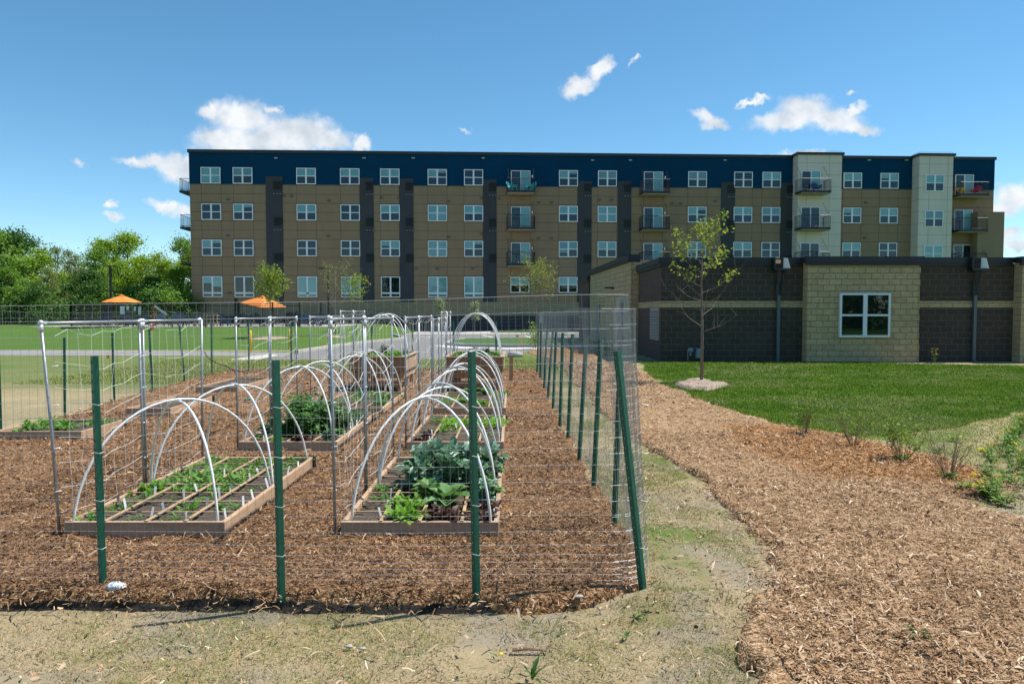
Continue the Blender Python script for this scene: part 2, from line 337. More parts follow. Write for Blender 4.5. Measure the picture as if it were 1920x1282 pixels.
def mulch_sheet(name, poly, xs, ys, top, m):
    X, Y = np.meshgrid(xs, ys); sd = sdist(poly, X, Y); Z = mulch_h(sd, X, Y, top)
    ny, nx = X.shape; idx = np.arange(ny * nx).reshape(ny, nx)
    Q = np.stack([idx[:-1, :-1], idx[:-1, 1:], idx[1:, 1:], idx[1:, :-1]], -1).reshape(-1, 4)
    keep = (sd.ravel()[Q] > -.16).any(1); Q = Q[keep]
    used = np.unique(Q); rm = np.zeros(ny * nx, int); rm[used] = np.arange(len(used))
    V = np.stack([X, Y, Z], -1).reshape(-1, 3)[used]
    me = npmesh(name, V, rm[Q], m, True)
    o = np.maximum(sst(-.25, .35, sdist(ORANGE, V[:, 0], V[:, 1]) + (vn(V[:, 0], V[:, 1], .4, 61) - .5) * .5), sst(-.3, .8, sdist(ORANGE2, V[:, 0], V[:, 1])))
    attr(me, 'orange', o if name == 'mulch_path' else o * 0)
    return struct(obj(name, me, None))
ys_ = axis([(1.5, 9, .035), (9, 14, .06), (14, 40, .15)])
g_top, p_top = .018, .035
mulch_sheet('mulch_bed', GARDEN, axis([(-8.6, -4, .06), (-4, 1.3, .035)]), axis([(4.1, 5.2, .025), (5.2, 9, .045), (9, 14, .07), (14, 21.7, .12)]), g_top, mulch_mat('mulch_brown', (.05, .022, .011), (.25, .125, .055), (.46, .28, .145)))
mulch_sheet('mulch_path', PATH, axis([(.7, 5.3, .04), (5.3, 9, .12)]), ys_, p_top, mulch_mat('mulch_pale', (.10, .050, .022), (.345, .20, .095), (.58, .40, .235)))
mulch_sheet('mulch_ring', RING, axis([(3.6, 5.6, .06)]), axis([(15.5, 18.6, .06)]), .09, mulch_mat('mulch_grey', (.12, .08, .06), (.36, .27, .2), (.6, .48, .38)))

BEDS = []   # footprints kept free of chips, filled below
def bed_rects(): return [(-3.40, 5.36, -2.18, 7.80), (-1.30, 5.36, -.10, 7.80), (-3.36, 8.72, -2.15, 10.95), (-1.30, 8.72, -.10, 11.0), (-3.34, 11.85, -2.14, 14.2), (-1.30, 11.85, -.10, 14.2), (-6.95, 9.48, -5.75, 10.55), (-6.4, 11.78, -5.66, 13.5), (-6.75, 15.2, -5.85, 17.3), (-3.5, 15.3, -2.3, 17.4), (-1.42, 15.3, -.18, 17.4)]
def chips(name, poly, top, boxes, m, label, seed, hfun=mulch_h):
    rs = np.random.RandomState(seed); P = []
    for (x0, x1, y0, y1, dn) in boxes:
        n = int((x1 - x0) * (y1 - y0) * dn); P.append(np.stack([rs.uniform(x0, x1, n), rs.uniform(y0, y1, n), rs.uniform(0, 1, n)], -1))
    P = np.concatenate(P); x, y = P[:, 0], P[:, 1]; sd = sdist(poly, x, y)
    k = sd > -.10 - (.25 * P[:, 2] ** 6 if name[0] == 'g' else .55 * P[:, 2] ** 7) * (rs.rand(len(x)) < .6); k &= (sd > 0) | (rs.rand(len(x)) < (.22 if name[0] == 'g' else .35)); k &= (sd > .10) | (rs.rand(len(x)) < (.45 if name[0] == 'g' else .9))
    for (a, b, c, d) in bed_rects(): k &= ~((x > a) & (x < c) & (y > b) & (y < d))
    x, y, sd = x[k], y[k], sd[k]; n = len(x)
    big = 1 + np.clip((y - 6) / 7, 0, 2.2)
    L = rs.gamma(2.2, .0125, n) + .010; L = np.clip(L, .014, .12) * (.75 + .25 * big); W = rs.uniform(.0028, .0082, n) * big * np.where(rs.rand(n) < .10, 2.2, 1)
    z = np.maximum(hfun(sd, x, y, top), 0) + rs.uniform(.002, .020, n)
    az = rs.uniform(0, math.pi * 2, n); el = rs.normal(0, .26, n); ro = rs.normal(0, .5, n)
    d = np.stack([np.cos(az) * np.cos(el), np.sin(az) * np.cos(el), np.sin(el)], -1)
    s = np.stack([-np.sin(az) * np.cos(ro), np.cos(az) * np.cos(ro), np.sin(ro)], -1)
    c = np.stack([x, y, z + np.abs(np.sin(el)) * L * .5], -1); bend = np.zeros((n, 3)); bend[:, 2] = L * rs.uniform(-.12, .22, n)
    A = c - d * L[:, None] / 2; B = c + d * L[:, None] / 2; Mi = c + bend
    w0 = W[:, None] * .5 * s * rs.uniform(.2, 1, n)[:, None]; w1 = W[:, None] * .5 * s
    V = np.stack([A - w0, A + w0, Mi + w1, Mi - w1, B + w0, B - w0], 1).reshape(-1, 3)
    i = np.arange(n)[:, None] * 6
    Q = np.concatenate([i + np.array([[0, 1, 2, 3]]), i + np.array([[3, 2, 4, 5]])], 0)
    o = obj(name, npmesh(name, V, Q, m), None); tag(o, label, 'wood chips', kind='stuff'); return n
cm1 = island_mat('chips_brown', [(.030, .014, .007), (.11, .052, .023), (.25, .125, .055), (.15, .076, .036), (.42, .24, .115), (.29, .16, .078), (.70, .50, .30)], .8, patch=((.62, .58, .55), (1.12, 1.12, 1.12)))
cm2 = island_mat('chips_pale', [(.09, .042, .018), (.25, .135, .058), (.46, .285, .14), (.31, .175, .08), (.54, .365, .20), (.38, .225, .105), (.80, .63, .43)], .8, patch=((.76, .73, .72), (1.18, 1.22, 1.34)))
cm3 = island_mat('chips_orange', [(.12, .048, .016), (.34, .16, .055), (.48, .25, .09), (.40, .20, .07), (.58, .33, .14)], .8)
chips('garden_mulch_chips', GARDEN, g_top, [(-3.9, 1.1, 4.1, 6, 3600), (-4.8, 1.1, 6, 8.5, 2000), (-7.6, 1.0, 8.5, 12, 900), (-8.4, .9, 12, 21.3, 230), (-7, -3.9, 5, 8.5, 900)], cm1, 'brown shredded wood chips spread between the raised beds', 3)
chips('path_mulch_chips', PATH, p_top, [(1.3, 3.4, 2.5, 4.6, 4600), (1.2, 5.0, 4.6, 7, 2600), (.9, 6, 7, 10, 1100), (.7, 6, 10, 24, 260)], cm2, 'pale tan shredded wood chips covering the curving path', 4)
FORE = [(-5, 1.5), (1.9, 1.5), (1.75, 5), (1.6, 8), (1.1, 8), (1.1, 4.3), (-5, 4.3)]
chips('litter_chips', FORE, 0, [(-3.4, 1.8, 2.5, 4.3, 330), (1.0, 1.9, 4.3, 8, 420)], cm2, 'stray wood chips and dead stems scattered over the dry grass', 15, lambda sd, x, y, t: relief(x, y) + .006)
chips('shrub_bed_chips', ORANGE, p_top, [(3.2, 6.2, 6.5, 9, 1500), (2.8, 6.6, 9, 11, 900)], cm3, 'orange brown wood chips under the four young shrubs', 5, lambda sd, x, y, t: mulch_h(sdist(PATH, x, y), x, y, t))

# ------------------------------------------------------------------ grass blades
def blades(name, cond, boxes, m, label, seed, h0, h1, wd, zoff=-.01, hf=None):
    rs = np.random.RandomState(seed); P = []
    for (x0, x1, y0, y1, dn) in boxes:
        n = int((x1 - x0) * (y1 - y0) * dn); P.append(np.stack([rs.uniform(x0, x1, n), rs.uniform(y0, y1, n)], -1))
    P = np.concatenate(P); k = cond(P[:, 0], P[:, 1], rs); P = P[k]; n = len(P); x, y = P[:, 0], P[:, 1]
    h = rs.uniform(h0, h1, n) * (hf(x, y) if hf else 1); az = rs.uniform(0, 6.283, n); ln = rs.uniform(.25, 1.0, n); W = wd * (1 + np.clip((y - 5) / 6, 0, 3)) * rs.uniform(.6, 1.2, n)
    z = terrain(x, y) + relief(x, y) + zoff
    d = np.stack([np.cos(az), np.sin(az)], -1); s = np.stack([-d[:, 1], d[:, 0]], -1)
    B0 = np.stack([x, y, z], -1); wv_ = np.concatenate([s * W[:, None] / 2, np.zeros((n, 1))], 1)
    mid = B0 + np.concatenate([d * (h * ln * .3)[:, None], (h * .6)[:, None]], 1); tip = B0 + np.concatenate([d * (h * ln)[:, None], h[:, None] * (1.05 - .45 * ln[:, None])], 1)
    V = np.stack([B0 - wv_, B0 + wv_, mid + wv_ * .8, mid - wv_ * .8, tip + wv_ * .15, tip - wv_ * .15], 1).reshape(-1, 3); i = np.arange(n)[:, None] * 6
    Q = np.concatenate([i + np.array([[0, 1, 2, 3]]), i + np.array([[3, 2, 4, 5]])], 0)
    o = obj(name, npmesh(name, V, Q, m), None); tag(o, label, 'grass', kind='stuff')
mg = island_mat('blade_green', [(.034, .105, .008), (.058, .16, .012), (.095, .215, .016), (.17, .24, .035), (.05, .14, .01)], .8, .25, .08, patch=((.75, .85, .7), (1.9, 1.35, 1.7)), pscale=.9)
md = island_mat('blade_straw', [(.40, .31, .18), (.55, .44, .28), (.22, .17, .09), (.34, .265, .14), (.22, .215, .075), (.47, .365, .215), (.12, .09, .055)], .8)
mo = island_mat('blade_olive', [(.15, .23, .03), (.24, .29, .05), (.36, .35, .12), (.19, .26, .04)], .7, .2)
def off_mulch(x, y): return (sdist(GARDEN, x, y) < -.03) & (sdist(PATH, x, y) < -.03)
blades('lawn_grass', lambda x, y, r: (sdist(LAWN_R, x, y) + (vn(x, y, .8, 1) - .5) * .4 > 0) & (sdist(RING, x, y) < -.02) & (sdist(PATH, x, y) < 0), [(2, 13, 10, 13, 1900), (2, 19, 13, 18, 1300), (3, 24, 18, 24.6, 700)], mg, 'short lush green lawn in front of the low block building', 6, .035, .075, .006)
blades('lawn_patches', lambda x, y, r: (sdist(LAWN_R, x, y) + (vn(x, y, .8, 1) - .5) * .4 > 0) & (sdist(RING, x, y) < -.02) & (sdist(PATH, x, y) < 0) & (vn(x * .5, y, .9, 55) * .6 + vn(x, y, .35, 56) * .4 > .45 + .2 * r.rand(len(x))), [(2, 13, 10, 13, 1500), (2, 19, 13, 18, 900), (3, 24, 18, 24.6, 500)], island_mat('blade_thatch', [(.22, .24, .07), (.34, .31, .14), (.15, .22, .04), (.42, .38, .2)], .7, .2), 'yellowish thatch patches in the right lawn', 16, .03, .07, .006)
blades('dry_grass', lambda x, y, r: off_mulch(x, y) & (vn(x, y, .75, 31) * .65 + vn(x, y, .25, 32) * .35 < .60 + .12 * r.rand(len(x))), [(-3.4, 2.2, 2.6, 4.45, 9500), (.8, 2.6, 4.4, 8, 5200), (.8, 2.2, 8, 14, 1500)], md, 'short dry straw coloured grass in the foreground', 7, .010, .034, .0036)
blades('sprouting_grass', lambda x, y, r: off_mulch(x, y) & (vn(x, y, .42, 51) * .6 + vn(x, y, .13, 52) * .4 + .05 * (x > .8) > .50 + .12 * r.rand(len(x))), [(-3.4, 2.2, 2.6, 4.45, 6500), (.8, 2.6, 4.4, 8, 7000), (.8, 2.2, 8, 14, 2400)], mo, 'sparse fresh green grass sprouting through dry turf', 8, .012, .042, .0032)
blades('verge_grass', lambda x, y, r: (sdist(GARDEN, x, y) < -.02) & (sdist(PATH, x, y) < 0), [(-12, 1.5, 21.2, 25.5, 900), (-12, -8.2, 17, 21.2, 500)], mo, 'thin green grass strip between the garden fence and the road', 9, .03, .08, .006)
blades('side_grass', lambda x, y, r: (sdist(LAWN_R, x, y) < .3) & (sdist(PATH, x, y) < -.05), [(4.2, 8.5, 5.6, 12, 1700)], mo, 'patchy grass beside the shrub bed', 10, .015, .05, .005)

# ------------------------------------------------------------------ roads, path, kerbs
def sheet(name, px, z, m, pts=None, thick=0):
    p = pts or gp(px); mb = MB()
    mb.add([(a, b, z) for a, b in p], [tuple(range(len(p)))])
    o = struct(obj(name, mb, m)); return o
asph = mat('asphalt', (.20, .19, .18), .9, .14, 3, .3, 60)
conc = mat('concrete', (.50, .47, .42), .85, .10, 5, .2, 30)
white = mat('road_paint', (.75, .75, .72), .7)
def ccw(p):
    a = sum(p[i][0] * p[(i + 1) % len(p)][1] - p[(i + 1) % len(p)][0] * p[i][1] for i in range(len(p))); return p if a > 0 else p[::-1]
road_pts = ccw(gp([(520, 669), (560, 662), (600, 655), (640, 649), (700, 641.5), (748, 637), (760, 634), (735, 629), (700, 627), (760, 625), (900, 625), (1180, 625), (1250, 628), (1180, 648), (1100, 655), (1010, 655), (985, 660), (960, 668.5), (800, 672), (640, 674), (540, 677), (500, 674)]))
sheet('road', None, .006, asph, road_pts)
sheet('path', None, .006, mat('old_asphalt', (.27, .25, .24), .9, .1, 3, .2, 60), ccw(gp([(-700, 652), (0, 656.5), (250, 657.5), (420, 659.5), (520, 661), (560, 662.5), (520, 669), (420, 667), (250, 667), (0, 666.5), (-700, 662)])))
sheet('sidewalk', None, .012, conc, ccw(gp([(385, 682), (420, 676), (470, 668.5), (508, 664), (524, 666), (512, 669.5), (470, 676), (420, 684), (395, 687)])))
sheet('far_sidewalk', None, .012, conc, ccw(gp([(700, 624.5), (780, 620.5), (918, 620), (930, 623), (1180, 622), (1180, 625), (930, 626), (720, 627)])))
def kerb(name, pts, w_=.16, h=.13, m=conc, closed=False):
    mb = MB(); n = len(pts); P = [Vector((a, b, 0)) for a, b in pts]; L = []; Rr = []
    for i in range(n):
        a = P[(i - 1) % n] if closed or i > 0 else P[i]; b = P[(i + 1) % n] if closed or i < n - 1 else P[i]
        d = (b - a).normalized(); nn = Vector((-d.y, d.x, 0)); L.append(P[i] + nn * w_ / 2); Rr.append(P[i] - nn * w_ / 2)
    vs = []; 
    for a, b in zip(L, Rr): vs += [(a.x, a.y, -.03), (a.x, a.y, h), (b.x, b.y, h), (b.x, b.y, -.03)]
    fs = []
    for i in range(n if closed else n - 1):
        j = (i + 1) % n
        for k in range(3): fs.append((i * 4 + k, i * 4 + k + 1, j * 4 + k + 1, j * 4 + k))
    mb.add(vs, fs); return tag(struct(obj(name, mb, m)))
kerb('kerb', gp([(556, 662), (600, 655), (640, 649), (700, 641.5), (748, 637), (760, 634), (738, 629.5), (700, 627.5)]))
ISL = gp([(838, 646.5), (850, 641), (872, 638.5), (950, 637.5), (1050, 637.5), (1180, 638), (1180, 650), (1080, 651), (960, 651), (870, 649.5)])
kerb('island_kerb', ISL, .2, .15, closed=True)
icv = ccw([(a, b) for a, b in ISL]); mb = MB(); mb.add([(a, b, .13) for a, b in icv], [tuple(range(len(icv)))])
struct(obj('island_lawn', mb, mat('island_turf', (.05, .12, .025), .9, .3, 6, .6, 60)))
tag(struct(obj('gutter', MB().add([(a, b, .010) for a, b in ccw(gp([(812, 648), (836, 651.5), (870, 653.5), (960, 655), (1080, 655), (1080, 652), (960, 652), (870, 650.5), (838, 647.5)]))], [tuple(range(9))]), mat('light_concrete', (.62, .6, .56), .85, .08, 4))))
sheet('wall_lawn', None, .03, MT['island_turf'], ccw(gp([(918, 624), (926, 619), (1180, 618), (1180, 623)])))
for i, (a, b) in enumerate([((985, 630), (1001, 634.5)), ((1055, 630.5), (1068, 635)), ((905, 628.5), (924, 632.5)), ((770, 630), (810, 632.5)), ((843, 631), (862, 632.5))]):
    A = G(*a); B = G(*b); d = (B - A).normalized() * .0; n_ = Vector((-(B - A).y, (B - A).x, 0)).normalized() * .09
    mb = MB(); mb.add([(*(A - n_).xy, .012), (*(B - n_).xy, .012), (*(B + n_).xy, .012), (*(A + n_).xy, .012)], [(0, 1, 2, 3)]); struct(obj('parking_line', mb, white))
# raised patio behind the pool fence
mb = MB(); mb.box((-33.9, 50.0, .1), (-12.6, 60.5, .70)); struct(obj('patio', mb, mat('patio_concrete', (.46, .43, .39), .85, .1, 2)))
# ------------------------------------------------------------------ raised beds
rnd = random.Random(11)
def wood(name, a, bcol, str_=(1.5, 1.5, 22)):
    return mat(name, a, .8, 0, 3.5, .25, 30, col2=bcol, stretch=str_)
cedar = wood('cedar', (.40, .24, .135), (.56, .38, .24)); cedar_g = wood('cedar_weathered', (.36, .235, .15), (.50, .36, .25)); cedar_d = wood('cedar_brown', (.25, .135, .06), (.38, .22, .11), (2, 2, 14))
lathm = mat('lath_wood', (.42, .28, .15), .8, .25, 6); soil = mat('potting_soil', (.085, .060, .042), .95, .55, 30, 1, 60, detail=8)
pvc = mat('white_pvc', (.80, .80, .78), .35, .04, 4); steel = mat('galvanised_steel', (.31, .33, .345), .45, .12, 14, metal=.5, spec=.5)
wirem = mat('galvanised_wire', (.44, .45, .46), .45, metal=.4, spec=.6); green = mat('green_paint', (.004, .095, .060), .42, .18, 20, spec=.5)
tagm = mat('white_tag', (.82, .83, .84), .5); black = mat('black_metal', (.012, .012, .014), .5); stringm = mat('white_string', (.78, .78, .74), .8)
tiem = mat('tie_wire', (.72, .72, .70), .4, metal=.2)
def hoop_pts(a, b, z0, h, n=22, sag=.0):
    out = []
    for i in range(n + 1):
        t = i / n; s = math.sin(math.pi * t)
        # legs rise steeply, crown is round
        th = math.pi * t; k = .5 - .5 * math.cos(th)
        k = k * .80 + t * .20
        zz = (abs(math.sin(th)) ** .88)
        out.append((a[0] + (b[0] - a[0]) * k, a[1] + (b[1] - a[1]) * k, z0 + h * zz))
    return out
def raised_bed(x0, y0, x1, y1, label, top=BED_Z, hoops=(), grid=(3, 7), th=.038, side=None, thick_lath=True, soil_z=None, brackets=True, hh=.96):
    t = thing('raised_bed', label, 'raised bed', ((x0 + x1) / 2, (y0 + y1) / 2, 0), 0, 'raised garden beds of cedar boards'); ox, oy = (x0 + x1) / 2, (y0 + y1) / 2
    a, b, c, d = x0 - ox, y0 - oy, x1 - ox, y1 - oy
    obj('end_board', MB().box((a, b, 0), (c, b + th, top)), cedar_g, t, bevel=.003); obj('end_board', MB().box((a, d - th, 0), (c, d, top)), cedar_g, t, bevel=.003)
    obj('side_board', MB().box((a, b + th + .001, 0), (a + th, d - th - .001, top - .002)), cedar, t, bevel=.003)
    obj('side_board', MB().box((c - th, b + th + .001, 0), (c, d - th - .001, top - .002)), side or cedar, t, bevel=.003)
    # soil
    nx, ny = 26, 50; xs = np.linspace(a + th - .005, c - th + .005, nx); ys = np.linspace(b + th - .005, d - th + .005, ny); X, Y = np.meshgrid(xs, ys)
    Z = (soil_z or top - .035) + (vn(X + ox, Y + oy, .12, 71) - .5) * .03 + (vn(X + ox, Y + oy, .04, 72) - .5) * .016; idx = np.arange(nx * ny).reshape(ny, nx)
    Q = np.stack([idx[:-1, :-1], idx[:-1, 1:], idx[1:, 1:], idx[1:, :-1]], -1).reshape(-1, 4)
    obj('soil', npmesh('soil', np.stack([X, Y, Z], -1).reshape(-1, 3), Q, soil, True), None, t)
    if grid:
        for i in range(grid[0]):
            x = a + (c - a) * (i + 1) / (grid[0] + 1) + rnd.uniform(-.012, .012); w_ = .013
            mb = MB(); m_ = Matrix.Translation((x, 0, top + .001)) @ Matrix.Rotation(rnd.uniform(-.006, .006), 4, 'Z'); mb.box((-w_, b + .004, 0), (w_, d - .02, .008), m_); obj('lath', mb, lathm, t)
        for j in range(grid[1]):
            y = b + (d - b) * (j + 1) / (grid[1] + 1) + rnd.uniform(-.012, .012)
            mb = MB(); m_ = Matrix.Translation((0, y, top - .010)) @ Matrix.Rotation(rnd.uniform(-.01, .01), 4, 'Z'); mb.box((a + .012, -.008, 0), (c - .012, .008, .007), m_); obj('lath', mb, lathm, t)
    for (p, q) in hoops:
        pp = (a + th + .015 + p[0] * (c - a - 2 * th - .03), b + th + .015 + p[1] * (d - b - 2 * th - .03)); qq = (a + th + .015 + q[0] * (c - a - 2 * th - .03), b + th + .015 + q[1] * (d - b - 2 * th - .03))
        j1 = (pp[0] + rnd.uniform(-.01, .01), pp[1] + rnd.uniform(-.03, .03))
        obj('hoop', MB().tube(hoop_pts(j1, qq, .03, hh + rnd.uniform(-.03, .03)), .0106, 8), pvc, t, smooth=True)
    if brackets:
        mb = MB()
        for sx, sy in ((c, d),): mb.box((sx + .002, sy - .06, .03), (sx + .02, sy + .018, top + .006)); mb.box((sx - .25, sy + .002, .03), (sx + .002, sy + .016, top + .008))
        obj('corner_bracket', mb, black, t)
    return t
CROSS = [((0, 0), (1, .49)), ((1, 0), (0, .49)), ((0, .51), (1, 1)), ((1, .51), (0, 1))]
raised_bed(-3.40, 5.36, -2.18, 7.80, 'low cedar bed with wooden grid, small seedlings and white tags, nearest of its row', hoops=CROSS)
raised_bed(-1.30, 5.36, -.10, 7.80, 'low cedar bed with big blue green kale, nearest beside the open mulch aisle', hoops=CROSS, side=cedar_g)
raised_bed(-3.36, 8.72, -2.15, 10.95, 'low cedar bed full of dark green herbs behind the seedling bed', hoops=CROSS)
raised_bed(-1.30, 8.72, -.10, 11.0, 'low cedar bed with squares of bright green sprouts and bare grid laths', hoops=CROSS, side=cedar_g, grid=(3, 9))
raised_bed(-3.34, 11.85, -2.14, 14.2, 'low cedar bed with light green grassy plants just before the left tall planter', hoops=CROSS)
raised_bed(-1.30, 11.85, -.10, 14.2, 'low cedar bed with small green plants just before the right tall planter', hoops=CROSS, side=cedar_g)
raised_bed(-6.95, 9.48, -5.75, 10.55, 'short low cedar bed without hoops at the far left near the fence', grid=None)
raised_bed(-6.4, 11.78, -5.66, 13.5, 'narrow low cedar bed of bare soil, second from the front in the leftmost row', grid=None)
raised_bed(-6.75, 15.2, -5.85, 17.3, 'low cedar bed of bare soil, rearmost in the leftmost row', grid=None)
# the two raised planters
def planter(x0, y0, x1, y1, label, hoops):
    t = thing('raised_planter', label, 'planter', ((x0 + x1) / 2, (y0 + y1) / 2, 0), 0, 'tall cedar planters'); hx, hy = (x1 - x0) / 2, (y1 - y0) / 2; th = .04
    bx = MB().box((-hx, -hy, .44), (hx, -hy + th, .745)); obj('end_board', bx, cedar_d, t, bevel=.004)
    obj('end_board', MB().box((-hx, hy - th, .44), (hx, hy, .745)), cedar_d, t, bevel=.004)
    obj('side_board', MB().box((-hx, -hy + th + .001, .44), (-hx + th, hy - th - .001, .744)), cedar, t, bevel=.004)
    obj('side_board', MB().box((hx - th, -hy + th + .001, .44), (hx, hy - th - .001, .744)), cedar, t, bevel=.004)
    rim = MB(); rim.box((-hx - .03, -hy - .03, .746), (hx + .03, -hy + .07, .766)); rim.box((-hx - .03, hy - .07, .746), (hx + .03, hy + .03, .766)); rim.box((-hx - .03, -hy + .072, .746), (-hx + .07, hy - .072, .766)); rim.box((hx - .07, -hy + .072, .746), (hx + .03, hy - .072, .766)); obj('rim', rim, cedar_g, t, bevel=.003)
    obj('soil', MB().box((-hx + th + .001, -hy + th + .001, .5), (hx - th - .001, hy - th - .001, .70)), soil, t)
    for yo, nm in ((-hy + .06, 1), (hy - .15, 2), (0, 3)):
        for sx in (-1, 1): obj('leg', MB().box((sx * (hx - .13) - .045, yo, 0), (sx * (hx - .13) + .045, yo + .09, .438)), cedar, t, bevel=.004)
    obj('lower_board', MB().box((-hx + .10, -hy + .02, .10), (hx - .10, -hy + .058, .24)), cedar_d, t, bevel=.004)
    obj('lower_board', MB().box((-hx + .10, -hy + .02, .30), (hx - .10, -hy + .058, .425)), cedar_d, t, bevel=.004)
    obj('side_rail', MB().box((hx - .083, -hy + .16, .28), (hx - .045, hy - .17, .42)), cedar, t, bevel=.004)
    for a, b in hoops: obj('hoop', MB().tube(hoop_pts((a[0] * hx, a[1] * hy), (b[0] * hx, b[1] * hy), .68, 1.0 + rnd.uniform(-.03, .03)), .0106, 8), pvc, t, smooth=True)
    return t
k = .88
planter(-3.5, 15.3, -2.3, 17.4, 'tall left cedar planter on legs with crossing white hoops, at the back of the garden', [((-k, -k), (k, 0)), ((k, -k), (-k, 0)), ((-k, 0), (k, k)), ((k, 0), (-k, k))])
planter(-1.42, 15.3, -.18, 17.4, 'tall right cedar planter with near parallel white hoops, at the back of the garden', [((-k, -k), (k, -.8)), ((-k, -.3), (k, -.35)), ((-k, .25), (k, .2)), ((-k, k), (k, .8))])
p_ = G(945, 668); tg = obj('wood_post', MB().box((-.05, -.02, 0), (.05, .02, .62)).box((-.07, -.03, .62), (.07, .03, .66)), cedar, loc=(-.02, 17.75, .0), bevel=.004); tag(tg, 'short wooden post behind the right corner of the right tall planter', 'post')

# ------------------------------------------------------------------ pipe trellises with string netting
TIEM = MB().tube([(-.016, 0, -.004), (.016, 0, .004), (.016, .01, .006), (-.016, -.012, 0)], .0035, 5).mesh('cable_tie', tagm)
def trellis(x, y0, y1, label, z0=.0, h=1.64, lean=0., net=True, seed=0):
    rs = random.Random(seed); ym = (y0 + y1) / 2; L = (y1 - y0) / 2
    t = thing('trellis', label, 'trellis', (x, ym, z0), 0, 'galvanised pipe trellises with string nets')
    obj('post', MB().tube([(0, -L, 0), (-lean * .4, -L, h * .5), (-lean, -L, h)], .0115, 10), steel, t, smooth=True); obj('post', MB().tube([(0, L, 0), (rs.uniform(-.02, .02), L, h)], .0115, 10), steel, t, smooth=True)
    obj('top_rail', MB().tube([(-lean, -L + .0, h - .005), (0, L, h - .005)], .0125, 10), steel, t, smooth=True)
    for yy_, xo in ((-L, -lean), (L, 0)):
        fit = MB(); fit.sphere((xo, yy_, h), .021, 10, 8); fit.tube([(xo, yy_, h - .075), (xo, yy_, h - .01)], .0165, 10); s_ = 1 if yy_ < 0 else -1; fit.tube([(xo, yy_, h - .005), (xo, yy_ + s_ * .06, h - .005)], .0165, 10)
        obj('elbow_fitting', fit, mat('cast_fitting', (.62, .64, .66), .4, .1, 30, metal=.4), t, smooth=True)
    if net:
        mb = MB(); nh = 8; top = h - .10
        grid = [[None] * 9 for _ in range(nh + 1)]
        for j in range(nh + 1):
            for i in range(9):
                u = i / 8; v = j / nh; sag = math.sin(math.pi * u) * (.06 + .05 * rs.random()) * (1 - v * .3)
                z = top * (1 - v) - sag + (.08 if 0 < i < 8 and j == 0 else 0); z = max(z, .02); pull = (v ** 2) * .10 * (u - .5)
                grid[j][i] = Vector((rs.uniform(-.012, .012), -L + 2 * L * u - pull + rs.uniform(-.012, .012), z))
        for j in range(nh + 1): mb.tube(grid[j], .0013, 3, False)
        for i in range(1, 8): mb.tube([grid[j][i] for j in range(nh + 1)], .0011, 3, False)
        for i in range(1, 8):
            if rs.random() < .75:
                c = grid[0][i]; pts = [Vector((0.016 * math.sin(a) , c.y + .03 * math.sin(a * .5) , h - .03 - (h - .03 - c.z) * (.5 - .5 * math.cos(a)))) for a in [q * math.pi / 4 for q in range(9)]]; mb.tube(pts, .0016, 3, False)
        obj('string_net', mb, stringm, t)
        for yy_ in (-L, L):
            for z in (h * .22, h * .42, h * .62, h * .8): obj('cable_tie', TIEM, None, t, (0, yy_, z))
    return t
trellis(-3.44, 5.37, 6.62, 'galvanised pipe trellis leaning outward at the front of the seedling bed', lean=.10, seed=1)
trellis(-3.44, 6.66, 7.88, 'galvanised pipe trellis along the rear half of the seedling bed', seed=2)
trellis(-3.40, 8.80, 10.02, 'galvanised pipe trellis along the front half of the dark green herb bed', seed=3)
trellis(-3.40, 10.06, 11.28, 'galvanised pipe trellis along the rear half of the dark green herb bed', seed=4)
trellis(-3.38, 11.95, 13.15, 'galvanised pipe trellis at the front half of the grassy plant bed', seed=5)
trellis(-3.38, 13.2, 14.3, 'galvanised pipe trellis at the rear half of the grassy plant bed', seed=6)
trellis(-1.345, 5.37, 6.50, 'galvanised pipe trellis at the front left corner of the big leafy bed', h=1.67, lean=.02, seed=7)
trellis(-1.345, 6.54, 8.05, 'galvanised pipe trellis along the rear half of the big leafy bed', h=1.66, seed=8)
trellis(-1.345, 9.0, 10.3, 'galvanised pipe trellis along the front of the bright sprout bed', h=1.65, seed=9)
trellis(-1.345, 10.35, 11.9, 'galvanised pipe trellis along the rear of the bright sprout bed', h=1.65, seed=10)
trellis(-1.345, 12.15, 13.1, 'galvanised pipe trellis at the front of the bed before the right tall planter', h=1.60, seed=11)
trellis(-1.345, 13.15, 14.5, 'galvanised pipe trellis at the rear of the bed before the right tall planter', h=1.60, seed=12)
trellis(-3.60, 15.0, 16.2, 'taller pipe trellis on the front half of the left tall planter', z0=.15, h=1.59, seed=13)
trellis(-3.60, 16.25, 17.45, 'taller pipe trellis on the rear half of the left tall planter', z0=.15, h=1.59, seed=14)
trellis(-1.50, 15.2, 16.3, 'taller pipe trellis on the front half of the right tall planter', z0=.15, h=1.57, seed=15)
trellis(-1.50, 16.35, 17.45, 'taller pipe trellis on the rear half of the right tall planter', z0=.15, h=1.57, seed=16)

